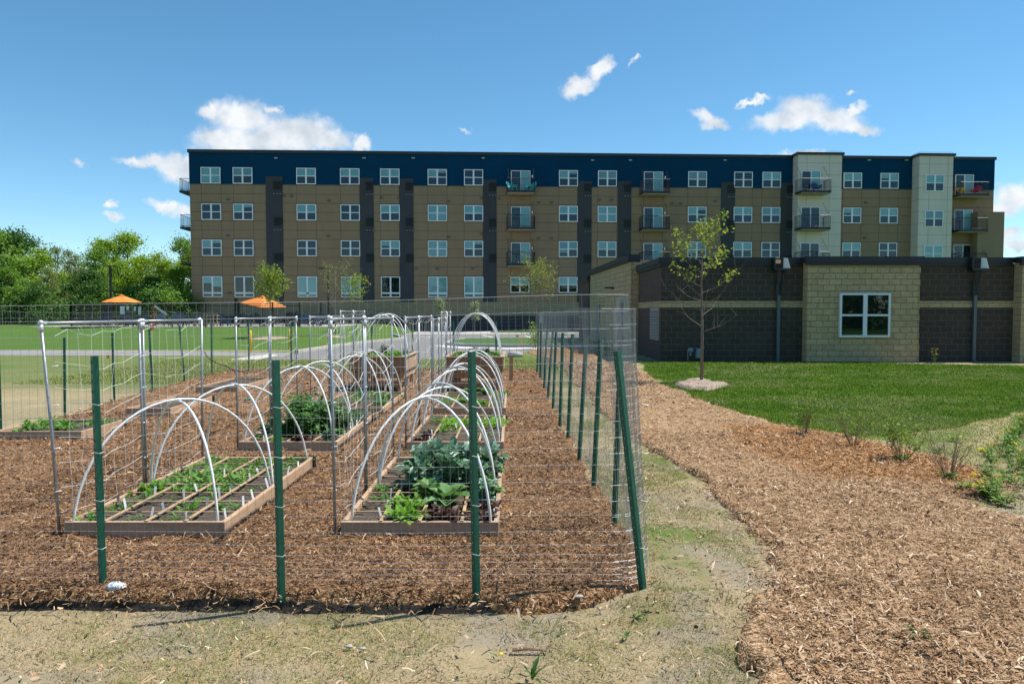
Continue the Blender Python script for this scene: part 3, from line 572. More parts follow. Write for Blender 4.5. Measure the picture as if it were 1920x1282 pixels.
# ------------------------------------------------------------------ plants
def blade_leaf(mb, o, az, el0, length, width, curl, lobes=0, prof='oval', stem=.25, fold=.25, rs=random, segs=6):
    """one leaf: stem then a folded blade that arches over"""
    d = Vector((math.cos(az), math.sin(az), 0)); side = Vector((-d.y, d.x, 0)); el = el0; p = Vector(o); st = length / segs; cen = [p.copy()]; els = [el]
    for i in range(segs): p = p + (d * math.cos(el) + Vector((0, 0, 1)) * math.sin(el)) * st; el -= curl / segs; cen.append(p.copy()); els.append(el)
    vs = []; fs = []
    for i, c in enumerate(cen):
        t = i / segs
        if t < stem: wd = .06
        else:
            q = (t - stem) / (1 - stem); wd = math.sin(math.pi * min(q * .93 + .05, 1)) ** .75 if prof == 'oval' else (1 - q) ** .6 * min(1, q * 6 + .1)
            if lobes: wd *= 1 - (.32 if lobes == 1 else .45 * rs.random() + .1) * (i % 2)
        wd *= width / 2; nrm = Vector((-d.x * math.sin(els[i]), -d.y * math.sin(els[i]), math.cos(els[i]))); up = nrm * wd * fold; rf = rs.uniform(-.15, .15) * wd * (1 if lobes else .4)
        vs += [c + side * wd + up + nrm * rf, c, c - side * wd + up - nrm * rf]
        if i: b = i * 3; fs += [(b - 3, b - 2, b + 1, b), (b - 2, b - 1, b + 2, b + 1)]
    mb.add(vs, fs)
LEAF = dict(
 kale=island_mat('leaf_bluegreen', [(.07, .17, .10), (.13, .25, .16), (.20, .33, .22), (.10, .22, .10), (.06, .16, .05)], .42, .18, .6),
 cabbage=island_mat('leaf_cabbage', [(.08, .20, .04), (.13, .27, .06), (.17, .33, .11), (.10, .24, .04)], .5, .25, .4),
 lettuce=island_mat('leaf_lettuce', [(.10, .25, .02), (.16, .35, .03), (.22, .42, .05), (.13, .30, .03)], .6, .35),
 red=island_mat('leaf_red', [(.045, .012, .014), (.08, .02, .02), (.03, .02, .012), (.09, .045, .025), (.05, .05, .02)], .5, .2),
 herb=island_mat('leaf_herb', [(.035, .11, .022), (.07, .18, .035), (.12, .25, .05), (.05, .14, .028)], .55, .2),
 sprout=island_mat('leaf_sprout', [(.15, .34, .025), (.20, .42, .04), (.26, .48, .06)], .6, .35),
 onion=island_mat('leaf_onion', [(.05, .16, .07), (.09, .24, .10), (.07, .19, .06)], .5, .15),
 greens=island_mat('leaf_greens', [(.08, .20, .03), (.13, .28, .045), (.18, .34, .06), (.10, .23, .035)], .6, .3),
 seed=island_mat('leaf_seedling', [(.07, .20, .022), (.11, .27, .035), (.15, .32, .05)], .6, .3))
GREENS = 1
def plant_mesh(kind, seed, s=1.0):
    rs = random.Random(seed); mb = MB(); U = rs.uniform
    if kind == 'kale':
        for i in range(70):
            t = i / 70; blade_leaf(mb, (U(-.07, .07), U(-.07, .07), .20 * t * s), U(0, 6.28), U(.6, 1.5), (.11 + .14 * t) * s * U(.7, 1.15), U(.06, .105) * s, U(.3, 1.9), 2, stem=.32, fold=U(0, .7), rs=rs, segs=10)
    elif kind == 'cabbage':
        for i in range(20): blade_leaf(mb, (U(-.02, .02), U(-.02, .02), 0), i * 2.4 + U(-.2, .2), U(.55, 1.3), U(.16, .25) * s, U(.10, .16) * s, U(.5, 1.5), 0, stem=.2, fold=.5, rs=rs)
    elif kind == 'lettuce':
        for i in range(85): blade_leaf(mb, (U(-.09, .09), U(-.09, .09), 0), U(0, 6.28), U(.6, 1.5), U(.07, .18) * s, U(.035, .07) * s, U(.3, 1.8), 2, stem=.15, fold=U(0, .6), rs=rs, segs=7)
    elif kind == 'red':
        for i in range(42): blade_leaf(mb, (U(-.09, .09), U(-.09, .09), 0), U(0, 6.28), U(.4, 1.35), U(.07, .14) * s, U(.045, .08) * s, U(.3, 1.6), 1, stem=.1, fold=.4, rs=rs)
    elif kind == 'herb':
        for i in range(46):
            az = U(0, 6.28); h = U(.12, .40) * s; lean = U(.05, .45); top = Vector((math.cos(az) * lean * h, math.sin(az) * lean * h, h)); b0 = Vector((U(-.08, .08), U(-.08, .08), 0)); mb.tube([b0, b0 + top], .0018, 3, False)
            for k_ in range(8): q = U(.35, 1.05); blade_leaf(mb, b0 + top * q, U(0, 6.28), U(-.1, .8), U(.05, .11) * s, U(.035, .06) * s, U(.4, 1.4), 1, stem=.1, rs=rs, segs=4)
    elif kind == 'sprout':
        for i in range(190): blade_leaf(mb, (U(-.135, .135), U(-.135, .135), U(0, .05)), U(0, 6.28), U(.3, 1.4), U(.03, .075) * s, U(.018, .032), U(.5, 1.5), 1, stem=.2, rs=rs, segs=3)
    elif kind == 'onion':
        for i in range(26): blade_leaf(mb, (U(-.11, .11), U(-.11, .11), 0), U(0, 6.28), U(1.0, 1.5), U(.18, .34) * s, .012, U(.1, 1.1), 0, 'lance', stem=.0, fold=.6, rs=rs)
    elif kind == 'greens':
        for i in range(110):
            c = (U(-.15, .15), U(-.15, .15), 0); blade_leaf(mb, c, U(0, 6.28), U(.5, 1.45), U(.06, .13) * s, U(.02, .042) * s, U(.4, 1.6), i % 2, stem=.3, rs=rs, segs=5)
    elif kind == 'seed':
        for i in range(14):
            c = (U(-.10, .10), U(-.10, .10), 0)
            for k_ in range(rs.randint(2, 5)): blade_leaf(mb, c, U(0, 6.28), U(.5, 1.4), U(.03, .085) * s, U(.012, .028) * s, U(.5, 1.5), 0, stem=.3, rs=rs, segs=4)
    return mb.mesh('plant', LEAF[kind])
PN = dict(kale='kale_plant', cabbage='cabbage_plant', lettuce='lettuce_plant', red='red_lettuce', herb='herb_plant', sprout='sprout_patch', onion='onion_patch', seed='seedling_patch', greens='greens_patch')
PC = dict(kale='kale', cabbage='cabbage', lettuce='lettuce', red='red lettuce', herb='herb plant', sprout='sprouts', onion='onions', seed='seedlings', greens='salad greens')
PD = dict(kale='ruffled blue green kale', cabbage='broad leaved green cabbage', lettuce='bright frilly green lettuce', red='dark red lettuce clump', herb='bushy dark green herb', sprout='bright green sprout patch', onion='upright thin onion leaves', seed='tiny green seedlings', greens='loose fresh green salad patch')
PCACHE = {}; PSEQ = {}
BD = {'L1': (-3.40, 5.36, -2.18, 7.80, 'nearest seedling bed'), 'R1': (-1.30, 5.36, -.10, 7.80, 'front kale bed'), 'L2': (-3.36, 8.72, -2.15, 10.95, 'dense herb bed'),
      'R2': (-1.30, 8.72, -.10, 11.0, 'bright sprout bed'), 'L3': (-3.34, 11.85, -2.14, 14.2, 'bed before left tall planter'), 'R3': (-1.30, 11.85, -.10, 14.2, 'bed before right tall planter'),
      'PL': (-3.5, 15.3, -2.3, 17.4, 'left tall planter'), 'PR': (-1.42, 15.3, -.18, 17.4, 'right tall planter'), 'F1': (-6.95, 9.48, -5.75, 10.55, 'short far left bed')}
COLN = ['left edge', 'left of centre', 'right of centre', 'right edge']
ORD = ['front', 'second', 'third', 'fourth', 'fifth', 'sixth', 'seventh', 'rear']
def plant(bed, c, r, kind, s=1.0, z=None):
    x0, y0, x1, y1, nm = BD[bed]; key = (kind, rnd.randint(0, 2))
    if key not in PCACHE: PCACHE[key] = plant_mesh(kind, hash(kind + str(key[1])) % 1000 if False else sum(map(ord, kind)) + key[1] * 7)
    cx = x0 + (x1 - x0) * (c + .5) / 4; cy = y0 + (y1 - y0) * (r + .5) / 8; zz = z if z is not None else (.70 if bed[0] == 'P' else .095)
    o = obj(PN[kind], PCACHE[key], None, loc=(cx + rnd.uniform(-.02, .02), cy + rnd.uniform(-.02, .02), zz)); o.rotation_euler.z = rnd.uniform(0, 6.28); q = s * rnd.uniform(.92, 1.08); o.scale = (q, q, q)
    tag(o, f'{PD[kind]}, {nm}, {ORD[min(7, int(round(r)))]} row, {COLN[min(3, int(c))]}', PC[kind], f'{PC[kind]} growing in the {nm}'); return o
for c, r, k_, s in [(1, 0, 'lettuce', .95), (1, 1, 'lettuce', .95), (2, 0, 'red', 1), (3, 0, 'red', 1), (2, .6, 'red', .9), (3, .8, 'red', .9), (2, 1.4, 'cabbage', 1), (1.5, 2, 'cabbage', .95), (3, 1.6, 'kale', .65), (3, 2.6, 'cabbage', .9), (3, 3.6, 'cabbage', .8),
                    (0.9, 3, 'kale', .95), (0.9, 4, 'kale', 1.0), (1.9, 3, 'kale', 1.05), (2, 4, 'kale', 1.1), (2.6, 3, 'kale', .9), (1.2, 5, 'kale', 1.0), (2.2, 5, 'kale', 1.1), (3, 4.3, 'kale', 1.0), (1.6, 6, 'kale', .8), (0, 3, 'seed', 1.2), (0, 2, 'seed', .8), (3, 5.5, 'cabbage', .8), (3, 6.6, 'seed', 1.1)]: plant('R1', c, r, k_, s)
for c, r, k_, s in [(0, 0, 'seed', 1.1), (1, 0, 'seed', .6), (2, 0, 'seed', .8), (2, 1, 'seed', 1.1), (0, 1, 'seed', .9), (3, 1, 'seed', 1.0), (0, 2, 'seed', 1.3), (1, 2, 'seed', .5), (2, 2, 'seed', .8), (0, 3, 'lettuce', .7), (1, 3, 'greens', 0.72), (2, 3, 'greens', 0.60), (0, 4, 'greens', 0.72), (1, 4, 'greens', 1.04), (2, 4, 'greens', 0.96), (3, 3, 'seed', .7), (0, 5, 'greens', 0.68), (1, 5, 'greens', 1.00), (2, 5, 'greens', 0.68), (1, 6, 'greens', 0.68), (0, 6, 'seed', 1.3), (2, 6, 'seed', 1.2), (3, 5, 'seed', .9), (1, 7, 'greens', 0.68), (2, 7, 'greens', 0.64), (3, 7, 'seed', 1.2), (0, 7, 'seed', 1.2), (3, 6, 'seed', .8)]: plant('L1', c, r, k_, s)
for c, r, k_, s in [(1, 0, 'lettuce', .6), (2, 0, 'red', 1), (3, 0, 'kale', .55), (0, 1, 'seed', 1), (0, 1.5, 'kale', .6), (0, 3, 'herb', .6), (1, 1.5, 'herb', .95), (2, 1, 'herb', .95), (3, 1.2, 'cabbage', .8), (1, 2.6, 'herb', 1.15), (2, 2.6, 'herb', 1.1), (1, 4, 'herb', 1.25), (2, 4, 'herb', 1.1), (3, 2.6, 'herb', .8), (3, 4, 'onion', .9), (2, 5, 'herb', .9), (3, 5, 'onion', 1), (1, 5.4, 'kale', 1.1), (3, 6, 'onion', 1), (2, 6.2, 'onion', 1), (0, 4.5, 'seed', 1.4), (3, 7, 'cabbage', .6), (2, 7, 'onion', .8)]: plant('L2', c, r, k_, s)
for c, r, k_, s in [(0, 0, 'red', .8), (.3, 1.4, 'red', .95), (1, 2.6, 'seed', 1.4), (1, 4, 'sprout', 1.1), (1, 5, 'sprout', 1.1), (2, 4, 'sprout', 1), (2, 5, 'sprout', 1.1), (3, 4, 'sprout', 1.1), (3, 5, 'sprout', 1.1), (2, 1.6, 'seed', .8), (0, 3, 'seed', .6), (3, 1.6, 'seed', .9), (0, 6, 'seed', 1), (3, 7, 'seed', 1.2)]: plant('R2', c, r, k_, s)
for c, r, k_, s in [(3, 1, 'onion', .9), (3, 1.8, 'lettuce', .9), (2.7, 2.8, 'onion', .85), (1, 2.5, 'seed', 1.8), (1.6, 3.4, 'onion', .7), (2, 4.5, 'seed', 2), (1, 4.6, 'onion', .8), (3, 5, 'seed', 1.8), (2, 6, 'onion', .6), (1, 6.5, 'seed', 2)]: plant('L3', c, r, k_, s)
for c, r, k_, s in [(2, 1, 'lettuce', .95), (0, 2, 'seed', 1.8), (1, 2.4, 'lettuce', .8), (3, 1.3, 'seed', 1.5), (1, 3.6, 'seed', 1.8), (0, 4, 'lettuce', .6), (2, 6.6, 'cabbage', .9), (3, 5, 'seed', 1.5), (1, 6, 'cabbage', .9), (3, 6.6, 'seed', 2)]: plant('R3', c, r, k_, s)
for c, r, k_, s in [(0, 1, 'seed', 2.0), (1, 1, 'lettuce', .8), (2, 1, 'lettuce', .8), (3, 2, 'seed', 2), (1, 4, 'onion', .8), (2, 3, 'lettuce', .9), (3, 4, 'herb', .5), (1, 6, 'herb', .6), (2, 6, 'lettuce', .9)]: plant('PL', c, r, k_, s)
for c, r, k_, s in [(0, 1, 'seed', 1.4), (1.3, 2, 'herb', .7), (2, 1.4, 'cabbage', .9), (3, 2, 'seed', 2), (1.4, 4, 'lettuce', .9), (2.2, 4, 'herb', .6), (0, 5, 'seed', 1.8), (3, 6, 'lettuce', .7)]: plant('PR', c, r, k_, s)
for c, r, k_, s in [(1, 1, 'seed', 2.0), (1.4, 3, 'seed', 2.2), (.8, 4, 'seed', 2), (2, 2, 'seed', 1.4), (3, 5, 'seed', 1.8), (2.4, 6, 'seed', 1.6), (0, 5, 'seed', 1.6)]: plant('F1', c, r, k_, s)
# plant tags
TAGM = MB().box((-.009, -.001, 0), (.009, .001, .12)).mesh('plant_tag', tagm); TAGM2 = MB().box((-.009, -.001, 0), (.009, .001, .09)).mesh('plant_tag', tagm)
for bed, L_ in (('L1', [(0, 0), (1, .1), (2, .1), (3, 0.1), (0, 1), (1, 1), (2, 1.1), (3, 1.2), (1, 2), (2, 2.2), (3, 2), (0, 2.3), (1, 3.1), (2, 3), (3, 3.4), (3, 4.1), (2, 4.4), (3, 5), (2, 5.2), (1, 5.1), (3, 6.2), (2, 6.5), (0, 5)]), ('R1', [(0, .5), (0, 1.2), (0, 2.2), (3, .4)]), ('R2', [(0, .3), (0, 1.2), (1, 3.2), (3, .5)]), ('L2', [(3, 1.7), (3, 3.2), (3, 4.4), (0, .4)])):
    x0, y0, x1, y1, nm = BD[bed]
    for c, r in L_:
        o = obj('plant_tag', TAGM if rnd.random() < .5 else TAGM2, None, loc=(x0 + (x1 - x0) * (c + .86) / 4 + rnd.uniform(-.02, .02), y0 + (y1 - y0) * (r + .35) / 8, .085)); o.rotation_euler = (rnd.uniform(-.25, .25), rnd.uniform(-.25, .25), rnd.uniform(.5, 1.15))
        tag(o, f'white plant tag, {nm}, {ORD[int(r)]} row, {COLN[int(c)]}', 'plant tag', f'white plant tags in the {nm}')

# ------------------------------------------------------------------ wire fence on T-posts
def tpost_mesh():
    mb = MB(); p = [(-.025, .004), (-.006, -.012), (0, -.017), (.006, -.012), (.025, .004), (.025, .007), (.002, -.008), (-.002, -.008), (-.025, .007)]
    mb.prism(p, -.05, 1.45)
    for i in range(22): z = .12 + i * .061; mb.box((-.019, -.0085, z), (-.012, -.002, z + .018))
    return mb.mesh('post', green)
TPM = tpost_mesh(); STM = MB()
for i in range(22): STM.box((-.0165, -.0100, .124 + i * .061), (-.0135, -.0086, .124 + i * .061 + .010))
STM = STM.mesh('studs', mat('worn_stud', (.55, .60, .56), .5))
fence = thing('garden_fence', 'tall welded wire garden fence on dark green steel posts around the raised beds', 'fence', (.9, 4.5, 0))
def tpost(x, y, dx=0, dy=0, rz=0, h=1.45):
    o = bpy.data.objects.new('post', TPM); C.objects.link(o); o.parent = fence; o.location = (x - .9, y - 4.5, 0)
    ax = Vector((dx, dy, h)); q = Vector((0, 0, 1)).rotation_difference(ax.normalized()); o.rotation_euler = (q.to_matrix() @ Matrix.Rotation(rz, 3, 'Z')).to_euler(); o.scale = (1, 1, h / 1.45); obj('studs', STM, None, o)
FP = []
def pt(ub, vb, ut, vt, rz=0, Y=None):
    b = G(ub, vb, .02)
    # solve the top at about the same depth
    d = ray(ut, vt); t = (b.y) / d.y; top = Vector((d.x * t, b.y, EYE + d.z * t))
    tpost(b.x, b.y, top.x - b.x, 0, rz, min(max(top.z, 1.2), 1.5)); FP.append(b)
pt(192, 1093, 176, 667); pt(527, 1109, 516, 675); pt(893, 1106, 884, 659); pt(1205, 1093, 1157, 655)
tpost(-3.65, 4.52); tpost(-4.9, 4.5, .03); tpost(-6.1, 4.5)
for a in [(1152, 983, 1165, 652), (1113, 915, 1127, 636), (1086, 861, 1100, 631), (1065, 821, 1074, 626), (1050, 793.5, 1055.5, 624), (1037, 765, 1043, 622), (1027, 746, 1037, 619), (1020, 727, 1026, 617), (1013, 709, 1015, 605), (1007, 697, 1010, 597)]: pt(*a, rz=.25)
for a in [(1, 801, -4, 648), (121, 779, 120, 632), (214, 752.5, 210, 624), (286, 732.5, 279, 617), (346, 716, 336, 610)]: pt(*a, rz=-.2)
tpost(-7.7, 8.6); tpost(-7.75, 6.5)
for u in (397, 467, 546, 621, 698, 774, 851, 931): pt(u, 698, u - 1, 602)
# added dark ribbon standing in for the shade under the mulch's front edge
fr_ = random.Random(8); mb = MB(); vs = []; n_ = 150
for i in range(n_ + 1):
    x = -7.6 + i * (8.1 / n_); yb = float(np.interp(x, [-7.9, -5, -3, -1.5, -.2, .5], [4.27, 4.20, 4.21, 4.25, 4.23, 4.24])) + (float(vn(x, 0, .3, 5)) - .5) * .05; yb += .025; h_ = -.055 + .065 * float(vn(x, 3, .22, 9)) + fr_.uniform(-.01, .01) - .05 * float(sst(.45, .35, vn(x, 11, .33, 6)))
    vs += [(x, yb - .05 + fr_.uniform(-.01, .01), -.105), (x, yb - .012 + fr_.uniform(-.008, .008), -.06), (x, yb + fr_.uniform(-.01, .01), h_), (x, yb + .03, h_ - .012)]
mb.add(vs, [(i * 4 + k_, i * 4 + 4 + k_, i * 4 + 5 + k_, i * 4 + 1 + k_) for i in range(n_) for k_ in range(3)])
tag(obj('mulch_edge_shade', mb, mat('edge_shade_dark', (.022, .018, .014), .95, .6, 25, .8, 40)), 'added dark strip standing for shade under the mulch along the front fence', 'fabric')
# mesh path (outside of the posts), corners rounded
def fence_path():
    P = [(-7.8, 4.46), (-5, 4.44), (-3, 4.46), (-1.4, 4.41), (-.2, 4.40), (.35, 4.41)]
    for k_ in range(9): a = -math.pi / 2 + k_ * math.pi / 16; P.append((.66 + .20 * math.cos(a), 4.60 + .20 * math.sin(a)))
    P += [(.875, 5.3), (.87, 5.8), (.84, 7), (.82, 8.4), (.80, 9.8), (.78, 11.1), (.77, 12.9), (.75, 14.4), (.76, 16.2), (.765, 18.7), (.75, 20.75), (-2, 20.75), (-5, 20.7), (-8.5, 20.4), (-8.1, 17.6), (-7.9, 15.6), (-7.72, 13.8), (-7.6, 12), (-7.72, 10.6), (-7.8, 8), (-7.8, 4.46)]
    return P
P = [Vector((a, b, 0)) for a, b in fence_path()]
def resample(P, st):
    out = [P[0].copy()]; acc = 0; 
    for i in range(len(P) - 1):
        a, b = P[i], P[i + 1]; L = (b - a).length; pos = st - acc
        while pos <= L: out.append(a + (b - a) * (pos / L)); pos += st
        acc = (acc + L) % st if True else 0
        acc = L - (pos - st)
    return out
RP = resample(P, .0508)
def mesh_fence(RP, name, hfun, zs, r1=.00098, seed=0, every=1):
    n = len(RP); s = np.arange(n) * .0508; off = (vn(s, s * 0, .9, seed + 81) - .5) * .045
    T = [(RP[min(i + 1, n - 1)] - RP[max(i - 1, 0)]).normalized() for i in range(n)]; Nn = [Vector((t.y, -t.x, 0)) for t in T]
    def P3(i, z):
        wob = off[i] * (z / 1.8) + (vn(np.array([s[i]]), np.array([z * 3]), .6, seed + 90)[0] - .5) * .02
        h = hfun(i, RP[i]); ln = -.105 * float(sst(-.4, .5, RP[i].x) * sst(6.3, 4.9, RP[i].y)) * z / 1.8; return RP[i] + Nn[i] * wob + Vector((ln, 0, z * h / 1.8))
    mb = MB(); PTS = [[P3(i, z) for z in zs] for i in range(n)]
    for i in range(0, n, every):
        idx = [0, 4, 8, 10, 12, 14, 16, 18, len(zs) - 1]; idx = sorted(set(min(k_, len(zs) - 1) for k_ in idx))
        far = RP[i].y > 9; mb.tube([PTS[i][k_] for k_ in (idx if not far else idx[::2] + [idx[-1]])], r1 * (1.25 if RP[i].x > .6 and RP[i].y < 9 else 1.0), 3, False)
    for k_, z in enumerate(zs):
        line = [PTS[i][k_] + Nn[i] * .0022 for i in range(0, n, 2)]; mb.tube(line, r1 * (1.5 if k_ == len(zs) - 1 else 1.0), 3, False)
    return obj(name, mb, wirem, fence, loc=(-.9, -4.5, 0))
zs = [.01, .045, .08, .115, .155, .20, .26, .34, .44, .54, .642, .743, .845, .946, 1.05, 1.15, 1.25, 1.354, 1.456, 1.557, 1.66, 1.76]
def hf(i, p):
    if p.y < 5.5: return 1.8 * (1.0 + .035 * float(sst(-3, .8, p.x)) + .004 * math.sin(p.x * 2.1))
    return 1.8 * (1.0 + .01 * math.sin(p.y * .9)) - .01 * max(0, min(1, (p.y - 6) / 8)) * 4
mesh_fence(RP, 'wire_mesh', hf, zs)
# overlap of the roll's end at the corner
OV = [p + Vector((.035, .0, 0)) * 1 for p in resample([Vector((a, b, 0)) for a, b in [(.62, 4.44), (.74, 4.47), (.83, 4.55), (.87, 4.7), (.885, 5.1), (.88, 5.6), (.85, 6.2)]], .0508)]
mesh_fence(OV, 'overlapping_mesh', lambda i, p: 1.78, zs, seed=5)
for b in FP[:14]:
    for z in (.25, .55, .85, 1.15):
        yo = -.03 if b.y < 5 else 0; xo = .0 if b.y < 5 else .03; obj('wire_tie', MB().tube([(b.x - .03, b.y + yo + .03, z), (b.x - .02, b.y + yo - .0, z + .004), (b.x + .02, b.y + yo, z - .004), (b.x + .03, b.y + yo + .03, z)], .0016, 4), tiem, fence, loc=(-.9, -4.5, 0))
# ------------------------------------------------------------------ apartment building
A = at(360, 585, 64.0); B = at(1857, 585, 67.2); A.z = B.z = 0
fdir = (B - A).normalized(); fn = Vector((fdir.y, -fdir.x, 0)); FL = (B - A).length; FA = math.atan2(fdir.y, fdir.x)
def W(u, v, off=0.0):
    """photo pixel -> (along, up) on the facade plane pushed off metres towards the viewer"""
    d = ray(u, v); o = Vector((0, 0, EYE)); a = A + fn * off; t = (a - o).dot(fn) / d.dot(fn); p = o + d * t; return ((p - A).dot(fdir), p.z)
apt = thing('apartment_building', 'long apartment building with navy top floor, brown panels and white windows', 'apartment building', A, FA)
navy = mat('navy_panel', (.0004, .040, .092), .8, .10, .35, spec=.08); brown = mat('brown_panel', (.270, .188, .118), .8, .07, 1.2, spec=.2, stretch=(1, 1, .25)); slate = mat('slate_panel', (.052, .055, .060), .75, .08, 1.2, spec=.2, stretch=(1, 1, .25))
cream = mat('cream_panel', (.62, .555, .475), .75, .05, 1.2, spec=.2, stretch=(1, 1, .25)); joint = mat('panel_joint', (.035, .032, .03), .9); jointn = mat('navy_joint', (.002, .014, .035), .8); jointc = mat('cream_joint', (.22, .21, .19), .9)
capm = mat('dark_cap', (.014, .018, .022), .5); vinyl = mat('white_vinyl', (.74, .76, .78), .45); dark = mat('dark_interior', (.012, .014, .016), .8)
def glass_mat():
    m = bpy.data.materials.new('window_glass'); m.use_nodes = True; t = m.node_tree; t.nodes.clear()
    o = t.nodes.new('ShaderNodeOutputMaterial'); g = t.nodes.new('ShaderNodeBsdfGlossy'); g.inputs['Roughness'].default_value = .02; g.inputs['Color'].default_value = (.80, .92, .98, 1)
    tr = t.nodes.new('ShaderNodeBsdfTransparent'); tr.inputs['Color'].default_value = (.74, .90, .92, 1); fr = t.nodes.new('ShaderNodeFresnel'); fr.inputs['IOR'].default_value = 1.65
    nn = t.nodes.new('ShaderNodeTexNoise'); nn.inputs['Scale'].default_value = .8; bp = t.nodes.new('ShaderNodeBump'); bp.inputs['Strength'].default_value = .06; bp.inputs['Distance'].default_value = .05; t.links.new(nn.outputs['Fac'], bp.inputs['Height']); t.links.new(bp.outputs[0], g.inputs['Normal'])
    mx = t.nodes.new('ShaderNodeMixShader'); t.links.new(fr.outputs[0], mx.inputs[0]); t.links.new(tr.outputs[0], mx.inputs[1]); t.links.new(g.outputs[0], mx.inputs[2]); t.links.new(mx.outputs[0], o.inputs[0]); return m
glass = glass_mat(); blindm = mat('roller_blind', (.52, .72, .70), .8); blindm2 = mat('slat_blind', (.42, .55, .58), .8)
ztop = W(380, 281)[1]; zpod = W(380, 566)[1]; zblue = W(380, 345)[1]; zmid = W(800, 592)[1]
print('apt', FL, ztop, zpod, zblue, zmid)
D_ = 18.0
obj('brown_wall', MB().box((0, 0, zpod), (FL, D_, zblue)), brown, apt)
obj('navy_wall', MB().box((-.02, -.02, zblue + .001), (FL + .02, D_, ztop - .25)), navy, apt)
obj('roof_cap', MB().box((-.12, -.12, ztop - .249), (FL + .12, D_, ztop + .02)), capm, apt)
def cmu(name, c1, c2, mortar, rough_=.9, bump=.9, axis_='x', rowh=.203, bw=.406, dist=.02, mort=.009):
    if name in MT: return MT[name]
    m = bpy.data.materials.new(name); m.use_nodes = True; t = m.node_tree; b = t.nodes['Principled BSDF']; co = t.nodes.new('ShaderNodeTexCoord').outputs['Object']
    s = t.nodes.new('ShaderNodeSeparateXYZ'); c = t.nodes.new('ShaderNodeCombineXYZ'); t.links.new(co, s.inputs[0]); t.links.new(s.outputs['X' if axis_ == 'x' else 'Y'], c.inputs[0]); t.links.new(s.outputs['Z'], c.inputs[1])
    br = t.nodes.new('ShaderNodeTexBrick'); br.inputs['Scale'].default_value = 1; br.inputs['Brick Width'].default_value = bw; br.inputs['Row Height'].default_value = rowh; br.inputs['Mortar Size'].default_value = mort; br.inputs['Mortar Smooth'].default_value = .2; br.inputs['Bias'].default_value = 0
    br.inputs['Color1'].default_value = (*c1, 1); br.inputs['Color2'].default_value = (*c2, 1); br.inputs['Mortar'].default_value = (*mortar, 1); t.links.new(c.outputs[0], br.inputs['Vector'])
    n = t.nodes.new('ShaderNodeTexNoise'); n.inputs['Scale'].default_value = 14; n.inputs['Detail'].default_value = 6; n.inputs['Roughness'].default_value = .6; t.links.new(co, n.inputs[0])
    ov = t.nodes.new('ShaderNodeMix'); ov.data_type = 'RGBA'; ov.blend_type = 'OVERLAY'; ov.inputs[0].default_value = .5; t.links.new(br.outputs['Color'], ov.inputs[6]); t.links.new(n.outputs['Fac'], ov.inputs[7]); t.links.new(ov.outputs[2], b.inputs['Base Color'])
    ad = t.nodes.new('ShaderNodeMath'); ad.operation = 'SUBTRACT'; t.links.new(n.outputs['Fac'], ad.inputs[0]); t.links.new(br.outputs['Fac'], ad.inputs[1])
    bp = t.nodes.new('ShaderNodeBump'); bp.inputs['Strength'].default_value = bump; bp.inputs['Distance'].default_value = dist; t.links.new(ad.outputs[0], bp.inputs['Height']); t.links.new(bp.outputs[0], b.inputs['Normal'])
    b.inputs['Roughness'].default_value = rough_; MT[name] = m; return m
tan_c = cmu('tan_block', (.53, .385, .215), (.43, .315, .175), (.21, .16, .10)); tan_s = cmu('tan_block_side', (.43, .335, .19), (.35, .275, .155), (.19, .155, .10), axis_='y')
brn_c = cmu('brown_block', (.070, .051, .038), (.054, .040, .030), (.125, .11, .09), mort=.013); brn_s = cmu('brown_block_side', (.075, .052, .042), (.062, .044, .036), (.10, .085, .075), axis_='y')
dk_c = cmu('charcoal_block', (.040, .042, .050), (.032, .034, .040), (.06, .06, .065))
obj('tan_block_band', MB().box((-.06, -.10, zmid), (FL, D_, zpod - .001)), cmu('apartment_tan_block', (.33, .265, .165), (.28, .225, .14), (.16, .13, .085)), apt)
obj('dark_block_base', MB().box((-.10, -.14, -.3), (FL, D_, zmid - .001)), dk_c, apt)
# slate strips (photo x at the height of the third row)
SL = [(499.5, 531, 331), (675, 701, 334), (749, 775.5, 335), (905.5, 931, 337), (1083, 1109, 340), (1158, 1183, 340), (1351, 1377, 342), (1463, 1487, 343)]
vent = mat('dark_louvre', (.008, .008, .009), .6)
rows = [W(395, 314)[1], W(395, 382)[1], W(395, 450)[1], W(395, 518)[1]]; rowb = [W(395, 344.5)[1], W(395, 412.5)[1], W(395, 480)[1], W(395, 557)[1]]
FLH = (rows[0] - rows[3]) / 3
for (a, b, v) in SL:
    s0 = W(a, 440)[0]; s1 = W(b, 440)[0]; zt = W((a + b) / 2, v)[1]; obj('slate_strip', MB().box((s0, -.05, zpod), (s1, -.001, zt)), slate, apt)
    for k_ in range(3):
        zt = rows[k_] - FLH * .40 ; mb = MB(); c0 = s0 + (s1 - s0) * .46; c1 = min(c0 + .78, s1 - .02); mb.box((c0, -.13, zt - .62), (c1, -.051, zt - .60)); mb.box((c0, -.17, zt), (c1, -.051, zt + .05))
        for q in range(5): mb.box((c0, -.12 + .00 * q, zt - .6 + q * .12), (c1, -.052, zt - .6 + q * .12 + .075))
        obj('wall_vent', mb, vent, apt)
        mb = MB()
        for q in range(3): c = c0 + q * .27; mb.box((c, -.14, zt - 1.06), (c + .15, -.051, zt - .95))
        if k_ < 2: obj('duct_hoods', mb, mat('grey_hood', (.13, .14, .15), .5), apt)
